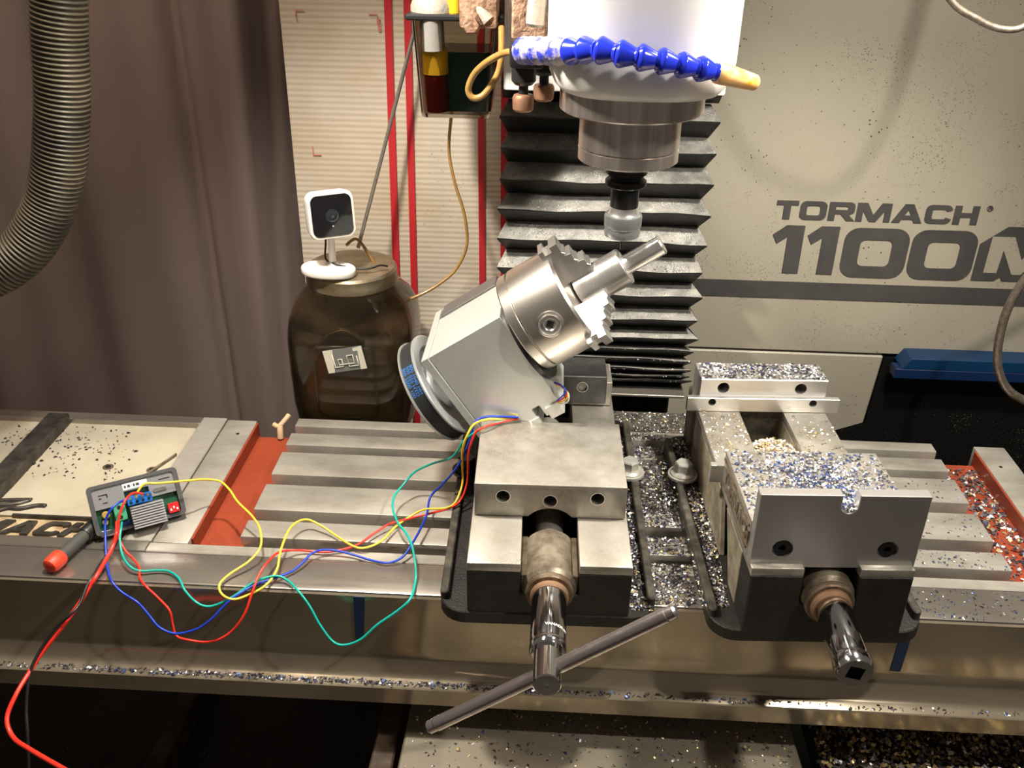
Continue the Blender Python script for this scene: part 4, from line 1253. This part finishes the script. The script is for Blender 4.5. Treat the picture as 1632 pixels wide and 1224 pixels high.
BLU = [(-0.0316, 0.8988, 0.122), (-0.0496, 0.8954, 0.124), (-0.0645, 0.8908, 0.126), (-0.0745, 0.8863, 0.125), (-0.0799, 0.8842, 0.118), (-0.0847, 0.8834, 0.098), (-0.0911, 0.8827, 0.08), (-0.1006, 0.8832, 0.06), (-0.1177, 0.886, 0.035), (-0.1297, 0.8812, 0.022), (-0.1308, 0.8556, 0.016), (-0.1346, 0.8313, 0.014), (-0.1403, 0.808, 0.012), (-0.1489, 0.7913, 0.006), (-0.1632, 0.7833, 0.004), (-0.1815, 0.7875, 0.003), (-0.2002, 0.7933, 0.004), (-0.2163, 0.7961, 0.006), (-0.2338, 0.7955, 0.008), (-0.2457, 0.7883, 0.008), (-0.253, 0.7735, 0.006), (-0.2616, 0.762, 0.004), (-0.2754, 0.7498, 0.005), (-0.2942, 0.739, 0.003), (-0.3109, 0.724, -0.0008), (-0.3224, 0.716, -0.0093), (-0.3312, 0.71, -0.0178), (-0.3448, 0.706, -0.0276), (-0.3611, 0.704, -0.0335), (-0.3729, 0.704, -0.0343), (-0.3875, 0.708, -0.0305), (-0.3991, 0.714, -0.0198), (-0.4109, 0.72, -0.01), (-0.4301, 0.728, -0.004), (-0.4419, 0.7355, 0.003), (-0.4544, 0.7543, 0.005), (-0.4612, 0.77, 0.012), (-0.4675, 0.7861, 0.02), (-0.4713, 0.7992, 0.03), (-0.4669, 0.8063, 0.04), (-0.4619, 0.8152, 0.043), (-0.457, 0.8228, 0.042)]
PRED = [(-0.4618, 0.8054, 0.025), (-0.4563, 0.7898, 0.022), (-0.4573, 0.7805, 0.014), (-0.4583, 0.7635, 0.009), (-0.4595, 0.7388, 0.005), (-0.4642, 0.73, -0.0019), (-0.4689, 0.718, -0.0101), (-0.4777, 0.7, -0.0212), (-0.4887, 0.69, -0.0345), (-0.4985, 0.68, -0.0458), (-0.5047, 0.665, -0.0552), (-0.5078, 0.64, -0.0619), (-0.5094, 0.62, -0.0736), (-0.4972, 0.605, -0.0813), (-0.4728, 0.59, -0.0783), (-0.4316, 0.57, -0.0765), (-0.3918, 0.55, -0.072)]
PBLK = [(-0.4582, 0.8035, 0.025), (-0.4551, 0.7925, 0.02), (-0.4563, 0.7789, 0.012), (-0.4631, 0.7669, 0.006), (-0.4634, 0.7398, 0.004), (-0.4654, 0.728, 0.0005), (-0.4669, 0.712, -0.0081), (-0.472, 0.7, -0.0126), (-0.4857, 0.694, -0.0237), (-0.4974, 0.682, -0.0392), (-0.5034, 0.668, -0.0513), (-0.5041, 0.655, -0.0637), (-0.5026, 0.64, -0.0821), (-0.4977, 0.625, -0.0999), (-0.4958, 0.61, -0.1301), (-0.4959, 0.6, -0.1523)]

for nm, pts, m_, r_, lb in (
        ('signal_wire', YEL, M_YEL, .0013, 'yellow wire looping over the table from fixture to circuit module'),
        ('signal_wire', RED, M_REDW, .0013, 'thin red wire drooping over the table edge from fixture to circuit module'),
        ('signal_wire', TEAL, M_TEAL, .0013, 'teal wire hanging in two loops over the table front'),
        ('signal_wire', BLU, M_BLUW, .0013, 'blue wire drooping over the table edge from fixture to circuit module'),
        ('power_cable', PRED, M_REDW, .0023, 'thick red power cable falling from the circuit module at lower left'),
        ('power_cable', PBLK, M_BLACKPL, .0016, 'black power cable twisted with the thick red one at lower left')):
    tag(tube(nm, pts, r_, m_, None, 8, 8), lb, 'wire', 'wires of the circuit module')

# gooseneck lamp arms at right
gp = catmull([(.300, 1.0, .68), (.335, 1.0, .61), (.372, 1.0, .553), (.405, 1.0, .533), (.432, 1.0, .5245), (.453, 1.0, .529), (.474, 1.0, .555), (.488, .99, .61), (.495, .98, .70)], 26)
tag(tube('gooseneck_arm', gp, .0032, M_GOOSE, None, 1, 12, lambda i, n: 1 + .10 * (i % 2), smooth_path=False), 'dark gooseneck lamp arm dipping into the top right corner', 'lamp arm')
gp = catmull([(.66, 1.08, .32), (.60, 1.09, .262), (.577, 1.1, .231), (.564, 1.1, .18), (.569, 1.1, .12), (.589, 1.1, .08), (.622, 1.1, .058), (.68, 1.1, .04), (.76, 1.1, .02)], 26)
tag(tube('gooseneck_arm', gp, .0050, M_GOOSE, None, 1, 14, lambda i, n: 1 + .12 * (i % 2), smooth_path=False), 'brown ribbed gooseneck arm curving along the right edge', 'lamp arm')

# ================================================================== METAL CHIPS
def vr(x, y, z):
    c, s = math.cos(R(2.8)), math.sin(R(2.8))
    return (.262 + c * x - s * y, .870 + s * x + c * y, z)


mix_blue = [(M_CHSIL, 3), (M_CHWHT, 3), (M_CHBLU, 5), (M_CHGRY, 2), (M_CHDRK, 1.5)]
mix_dark = [(M_CHSIL, 2.4), (M_CHWHT, .8), (M_CHGRY, 5), (M_CHDRK, 4), (M_CHGLD, 1.6), (M_CHBLU, .4)]
mix_gold = [(M_CHGLD, 6), (M_CHWHT, 3), (M_CHSIL, 2), (M_CHGRY, .6)]
mix_purple = [(M_CHWHT, 5), (M_CHSIL, 3), (M_CHDRK, 6), (M_CHBLU, 1.5), (M_CHGRY, 2)]
sp = [vr(x, y, .1302) for x, y, _ in scatter(2300, -.076, .076, -.152, -.034, 0, lambda a, b: .25 + .75 * math.exp(-((a - .45 - .25 * (1 - b)) / .30) ** 2 - ((b - .55) / .5) ** 2))]
sp += [vr(x, y, .1302 + .004 * random.random()) for x, y, _ in scatter(500, -.025, .030, -.152, -.06, 0)]
sp += [vr(random.uniform(-.0015, .0115), random.uniform(-.163, -.15), .1495 + .006 * random.random()) for _ in range(90)]
chips('metal_chips', 'blue and silver chips heaped on the right vise movable jaw', sp, mix_blue, .0032)
sp = [vr(x, y, .1302) for x, y, _ in scatter(1100, -.074, .074, .127, .166, 0)]
chips('metal_chips', 'purple-grey chips covering the right vise fixed jaw top', sp, mix_purple, .0032)
sp = [vr(x, y, .0902) for x, y, _ in scatter(230, -.075, -.028, -.026, .116, 0)] + [vr(x, y, .0902) for x, y, _ in scatter(150, .028, .075, -.026, .116, 0, lambda a, b: .25 + .75 * (1 - b))]
chips('metal_chips', 'golden flakes scattered on the right vise ways', sp, mix_gold, .0032)
heap = []
while len(heap) < 1900:
    x, y = random.uniform(-.0262, .0252), random.uniform(-.026, .098)
    hz = .030 + .064 * max(0, 1 - ((y + .026) / .128) ** 6) * (1 - .2 * (x / .026) ** 2)
    heap.append(vr(x, y, hz - .004 * random.random()))
chips('metal_chips', 'pale golden chips piled between the right vise ways', heap, mix_gold, .0036)
# solid core under that pile, part of the same heap of swarf
hv, hf = [], []
for j in range(13):
    for i in range(9):
        x, y = -.0262 + .0514 * i / 8, -.026 + .128 * j / 12
        hv.append(vr(x, y, .026 + .064 * max(0, 1 - ((y + .026) / .128) ** 6) * (1 - .2 * (x / .026) ** 2)))
for j in range(12):
    for i in range(8):
        k = j * 9 + i
        hf.append((k, k + 1, k + 10, k + 9))
tag(link_mesh('swarf_core', hv, hf, mat('packed_gold_swarf', (.62, .52, .36), .5, .3, (.40, .32, .2), 300, .8, bump=.8, bscale=400), None, True), 'packed swarf under the golden chip pile between the vise ways', 'metal chips', kind='stuff')
sp = scatter(4200, .112, .160, .742, 1.075, lambda x, y: .0003 if any(a <= y <= b for a, b in ((1.060, 1.081), (1.014, 1.043), (.946, .997), (.873, .925), (.822, .853), (.740, .806))) else -.030, lambda a, b: .55 + .45 * math.sin(b * 23) ** 2)
sp += scatter(1500, .085, .110, .715, 1.04, .0155) + scatter(2500, .160, .188, .725, 1.04, .0155) + scatter(900, .115, .175, .90, .99, lambda x, y: .004 + .014 * random.random())
chips('metal_chips', 'silver and dark chips filling the table between the two vises', sp, mix_dark, .0033)
sp = scatter(900, .06, .203, 1.085, 1.140, -.0038)
chips('metal_chips', 'fine chips on the cast ledge behind the table', sp, mix_dark, .0026)
sp = scatter(650, .508, .557, .81, 1.05, -.0198, lambda a, b: .35 + .65 * a)
chips('metal_chips', 'silver chips lying in the right red channel', sp, mix_dark, .0050)
sp = scatter(240, .372, .555, .742, .788, .0002) + scatter(90, .40, .505, .823, .852, .0002) + scatter(60, .39, .505, .874, .925, .0002) + scatter(60, .37, .505, .947, .996, .0002)
chips('metal_chips', 'blue flecks sprinkled on the table right of the vises', sp, [(M_CHBLU, 3), (M_CHDRK, 3), (M_CHSIL, 2)], .0024)
sp = scatter(1000, -.58, .55, .7150, .7215, -.1038, lambda a, b: .15 + .85 * math.exp(-((a - .3) / .25) ** 2))
chips('metal_chips', 'dark chips along the drip lip of the table front', sp, [(M_CHDRK, 4), (M_CHGRY, 2), (M_CHSIL, 1.5), (M_CHBLU, 1)], .0034)
sp = scatter(1300, -.135, .275, .60, .79, -.1678, lambda a, b: .25 + .75 * (a * b))
chips('metal_chips', 'chips scattered over the way cover below the table', sp, [(M_CHGLD, 3), (M_CHSIL, 3), (M_CHGRY, 3), (M_CHDRK, 2), (M_CHBLU, 1)], .0032)
sp = scatter(4200, .31, .615, .58, .79, lambda x, y: -.1948 + .006 * random.random())
chips('metal_chips', 'golden curls covering the added chip pan at lower right', sp, [(M_CHGLD, 5), (M_CHGRY, 2), (M_CHSIL, 2), (M_CHDRK, 2)], .0060)
sp = scatter(110, -.71, -.55, .985, 1.05, -.0083) + scatter(60, -.64, -.52, .93, 1.0, -.0083)
chips('metal_chips', 'black crumbs scattered over the cream tray at left', sp, [(M_CHDRK, 1)], .0034)
sp = []
for k in range(len(LIP)):
    for _ in range(170 if k < 9 else 90):
        a = random.random() ** .6
        sp.append((random.uniform(-.070, .203), 1.247 - .031 * a, VAL[k] + (LIP[k] - VAL[k]) * a + .0006))
chips('metal_chips', 'fine bright chips sprinkled over the bellows pleats', sp, [(M_CHSIL, 3), (M_CHWHT, 2), (M_CHGLD, 1), (M_CHGRY, 3)], .0019)
